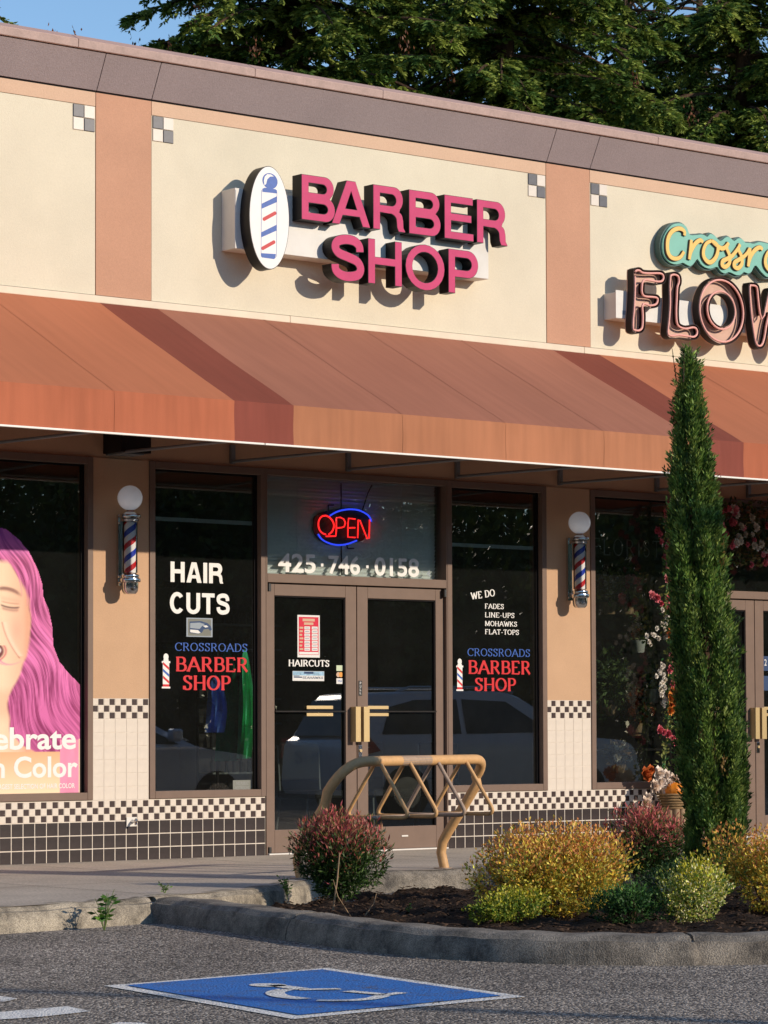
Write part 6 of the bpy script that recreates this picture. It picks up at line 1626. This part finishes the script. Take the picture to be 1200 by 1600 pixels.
# ================================================================== WHAT THE GLASS REFLECTS, WHAT CASTS THE LONG SHADOWS, AND WHAT IS ADDED TO BLOCK SKY LIGHT
def car(name,label,loc,roof,Lc,Hc,Wc,paint,suv=True):
    t=thing(name,label,'car',loc)
    x0=-Lc/2
    if suv: prof_=[(0,.45),(.02,.75),(.06,1.02),(.16,1.10),(.42,Hc-.10),(.75,Hc),(2.2,Hc+.02),(2.75,Hc-.06),(3.45,1.12),(4.3,1.02),(4.52,.85),(4.6,.55),(4.55,.32),(.05,.32)]
    else: prof_=[(0,.45),(.03,.72),(.12,.95),(.75,1.02),(1.35,Hc-.02),(2.0,Hc),(2.55,Hc-.05),(3.35,1.0),(4.1,.88),(4.4,.72),(4.5,.5),(4.45,.28),(.05,.28)]
    k=Lc/max(p[0] for p in prof_); N=len(prof_)
    def wid(z): return Wc/2*(1-.22*max(0,(z-.95))/(Hc-.95)) if z>.95 else Wc/2*(1-.04*max(0,.5-z))
    P2=catmull(prof_[:-2],3)+prof_[-2:]
    vs=[];n=len(P2)
    sec=[-1,-.93,0,.93,1]
    for s in sec:
        for (a,z) in P2:
            zz_=z-(.03 if abs(s)>.95 and z>Hc-.12 else 0); cxx=2.3*Lc/4.6; aa=x0+a*k
            if abs(s)>.95: aa=aa*.985
            vs.append((aa,wid(z)*s,zz_))
    fs=[]
    for s in range(len(sec)-1):
        for i in range(n): fs.append((s*n+i,s*n+(i+1)%n,(s+1)*n+(i+1)%n,(s+1)*n+i))
    tr_=tessellate_polygon([[Vector((a,b,0)) for a,b in P2]])
    for q in tr_: fs.append(tuple(q)); fs.append(tuple(4*n+i for i in q))
    obj('body',MB().add(vs,fs),paint,t,smooth=True,local=True)
    def side(pts,nm,mt,out=.012):
        for sg in (-1,1):
            v=[(x0+a*k,sg*(wid(z)+out),z) for a,z in pts]; obj(nm,MB().add(v,[tuple(range(len(v)))]),mt,t,local=True)
    if suv:
        side([(.55,1.12),(.72,1.48),(1.1,Hc-.10),(1.75,Hc-.09),(1.75,1.12)],'side_window','car_glass'); side([(1.83,1.12),(1.83,Hc-.09),(2.5,Hc-.12),(3.15,1.14)],'side_window','car_glass')
        ws=[(2.82,Hc-.12),(3.38,1.17)]
        side([(.03,.80),(.03,1.06),(.34,1.10),(.50,.90)],'tail_light','lamp_red',.014)
    else:
        side([(.95,1.03),(1.42,Hc-.10),(2.0,Hc-.07),(2.0,1.03)],'side_window','car_glass'); side([(2.07,1.03),(2.07,Hc-.07),(2.5,Hc-.12),(3.1,1.02)],'side_window','car_glass')
        ws=[(2.62,Hc-.09),(3.28,1.03)]
        side([(.05,.70),(.05,.88),(.35,.90),(.35,.76)],'tail_light','lamp_red',.014)
    w1_,w2_=wid(ws[0][1])*.86,wid(ws[1][1])*.90
    obj('windscreen',MB().add([(x0+ws[0][0]*k+.05,-w1_,ws[0][1]+.03),(x0+ws[0][0]*k+.05,w1_,ws[0][1]+.03),(x0+ws[1][0]*k+.05,w2_,ws[1][1]+.03),(x0+ws[1][0]*k+.05,-w2_,ws[1][1]+.03)],[(0,1,2,3)]),'car_glass',t,local=True)
    for sg in (-1,1):
        obj('headlight',MB().box(x0+4.30*k,x0+4.47*k,sg*Wc*.40-.14,sg*Wc*.40+.14,.68,.82),'globe_white',t,local=True,bevel=.02)
        obj('mirror',MB().box(x0+2.95*k,x0+3.10*k,sg*(Wc/2+.02)-.07,sg*(Wc/2+.02)+.07,1.05,1.2),paint,t,local=True,bevel=.03)
        for a in (.88,3.65):
            wh=MB(); wh.tube([(x0+a*k,sg*(Wc/2-.20),.35),(x0+a*k,sg*(Wc/2+.012),.35)],.35,28)
            o=obj('wheel',wh,'tyre',t,local=True,smooth=True); obj('rim',MB().tube([(x0+a*k,sg*(Wc/2+.0125),.35),(x0+a*k,sg*(Wc/2+.03),.35)],.21,20),'chrome',o,local=True,smooth=True)
    if suv:
        obj('rear_window',MB().add([(x0+.10*k,-.70,1.10),(x0+.10*k,.70,1.10),(x0+.34*k,.62,Hc-.10),(x0+.34*k,-.62,Hc-.10),(x0+.50*k,-.6,Hc-.12),(x0+.50*k,.6,Hc-.12),(x0+.3*k,.68,1.10),(x0+.3*k,-.68,1.10)],[(0,3,2,1),(3,4,5,2),(4,7,6,5),(7,0,1,6),(0,7,4,3),(1,2,5,6)]),'car_glass',t,local=True)
        for sg in (-1,1): obj('roof_rail',MB().tube([(x0+.9*k,sg*Wc*.34,Hc+.0),(x0+1.1*k,sg*Wc*.34,Hc+.07),(x0+2.5*k,sg*Wc*.34,Hc+.07),(x0+2.7*k,sg*Wc*.34,Hc+.0)],.018,8),'chrome',t,local=True)
    return t
car('parked_car','silver grey SUV parked outside, seen mirrored in the barber door and right window',(14.2,-11.0,-.15),0,4.7,1.67,1.85,'car_silver',True).rotation_euler=(0,0,R_(9))
car('parked_car','dark blue grey sedan parked outside, seen mirrored in the left barber window',(7.0,-9.6,-.15),0,4.5,1.42,1.78,'car_blue',False)
def broadleaf(seed,h,r):
    g=np.random.default_rng(seed); n=26000
    cen=g.normal(size=(16,3))*np.array([r*.5,r*.5,h*.16])+np.array([0,0,h*.60]); k=g.integers(0,16,n); d=g.normal(size=(n,3)); d/=np.linalg.norm(d,axis=1)[:,None]
    P=cen[k]+d*(g.random((n,1))**.4)*r*.48; P=P[P[:,2]>.8]; n=len(P)
    D=unit(g.normal(size=(n,3))+np.array([0,0,-.2])); W=unit(np.cross(D,g.normal(size=(n,3))))
    base_=np.array([hexc(66,84,34),hexc(50,68,28),hexc(86,100,44)])[g.integers(0,3,n)]
    return blades(P,D,W,g.uniform(.12,.24,n),g.uniform(.08,.14,n),base_*(1+g.normal(0,.15,(n,1))))
V,CC=broadleaf(51,8.5,5.0)
tr0=thing('maple_tree','leafy tree across the car park, seen only as a dark reflection in the glass','tree',(0,0,-.4),'trees across the car park')
quads_obj('crown',V,CC,'leaf',tr0,local=True); obj('trunk',MB().tube([(0,0,0),(.1,0,2.5),(0,.1,6)],[.25,.18,.06],10),'bark',tr0,smooth=True,local=True)
spots=[]
for i,az in enumerate((20,27,33,38,42,46,49.5,53,56.5,60,64,69,76,84,92,101,110,120,131,143,157,170)):  # row carried past the mirrored stretch, end trees added to block low sky light
    dd=38+ (i%3)*5; a=R_(az); spots.append((3+dd*math.cos(a),-dd*math.sin(a),i*1.1))
_pl=['far right end','right end','right side','right of the silver SUV','behind the silver SUV','left of the silver SUV','between the two parked cars','behind the dark sedan','left of the dark sedan','opposite the barber doors']
TL=['leafy tree mirrored in the glass, '+(_pl[i] if i<10 else 'number %s from the left end'%(['ten','nine','eight','seven','six','five','four','three','two','one'][i-10])) for i in range(20)]+['leafy tree second from the far left end of the row across the car park','last leafy tree at the far left end of the row across the car park']
for i,(x,y,rz) in enumerate(spots):
    o=tr0 if i==0 else copy_tree(tr0)
    o.location=(x,y,-.4); o.rotation_euler=(0,0,rz); o['label']=TL[i]
# a hedge bank behind them closes the view below the crowns; its ends are added to block low sky
rng=np.random.default_rng(61); n=28000
az=rng.uniform(R_(15),R_(172),n); dd=rng.uniform(51,54,n); zz=rng.random(n)*4.2-.3
P=np.stack([3+dd*np.cos(az),-dd*np.sin(az),zz],1); leafy('x',None,P,unit(rng.normal(size=(n,3))),.75,.45,pal([hexc(48,62,28),hexc(36,50,24)],n)); o=bpy.data.objects['x']; o.name='far_hedge'; o['kind']='stuff'; o['label']='tall hedge along the far side of the car park'
# street lamp posts, the second added only for its shade, toward the sun, out of the picture: their long shadows cross the ground
def post(label,g,dist,h,r,arm=0):
    x=g[0]+SUND.x/math.hypot(SUND.x,SUND.y)*dist; y=g[1]+SUND.y/math.hypot(SUND.x,SUND.y)*dist
    t=thing('lamp_post',label,'lamp post',(x,y,-.15)); obj('pole',MB().tube([(x,y,-.15),(x,y,h)],[r,r*.7],10),'pole_grey',t,smooth=True)
    obj('base',MB().lathe([(r*2,0),(r*2,.3),(r*1.2,.34)],16,(x,y,-.15)),'concrete',t,smooth=True)
    obj('lamp_head',MB().box(x-.5,x+.05,y-.12,y+.12,h,h+.10),'pole_grey',t,bevel=.02)
post('slim grey lamp post in the car park outside the right edge of the picture',(-4.7,-9.0),19,8.6,.09)
post('grey lamp post in the car park nearer the shops',(-.2,-1.6),17,6.7,.08)  # unseen post placed to drop a band of shade on the sidewalk
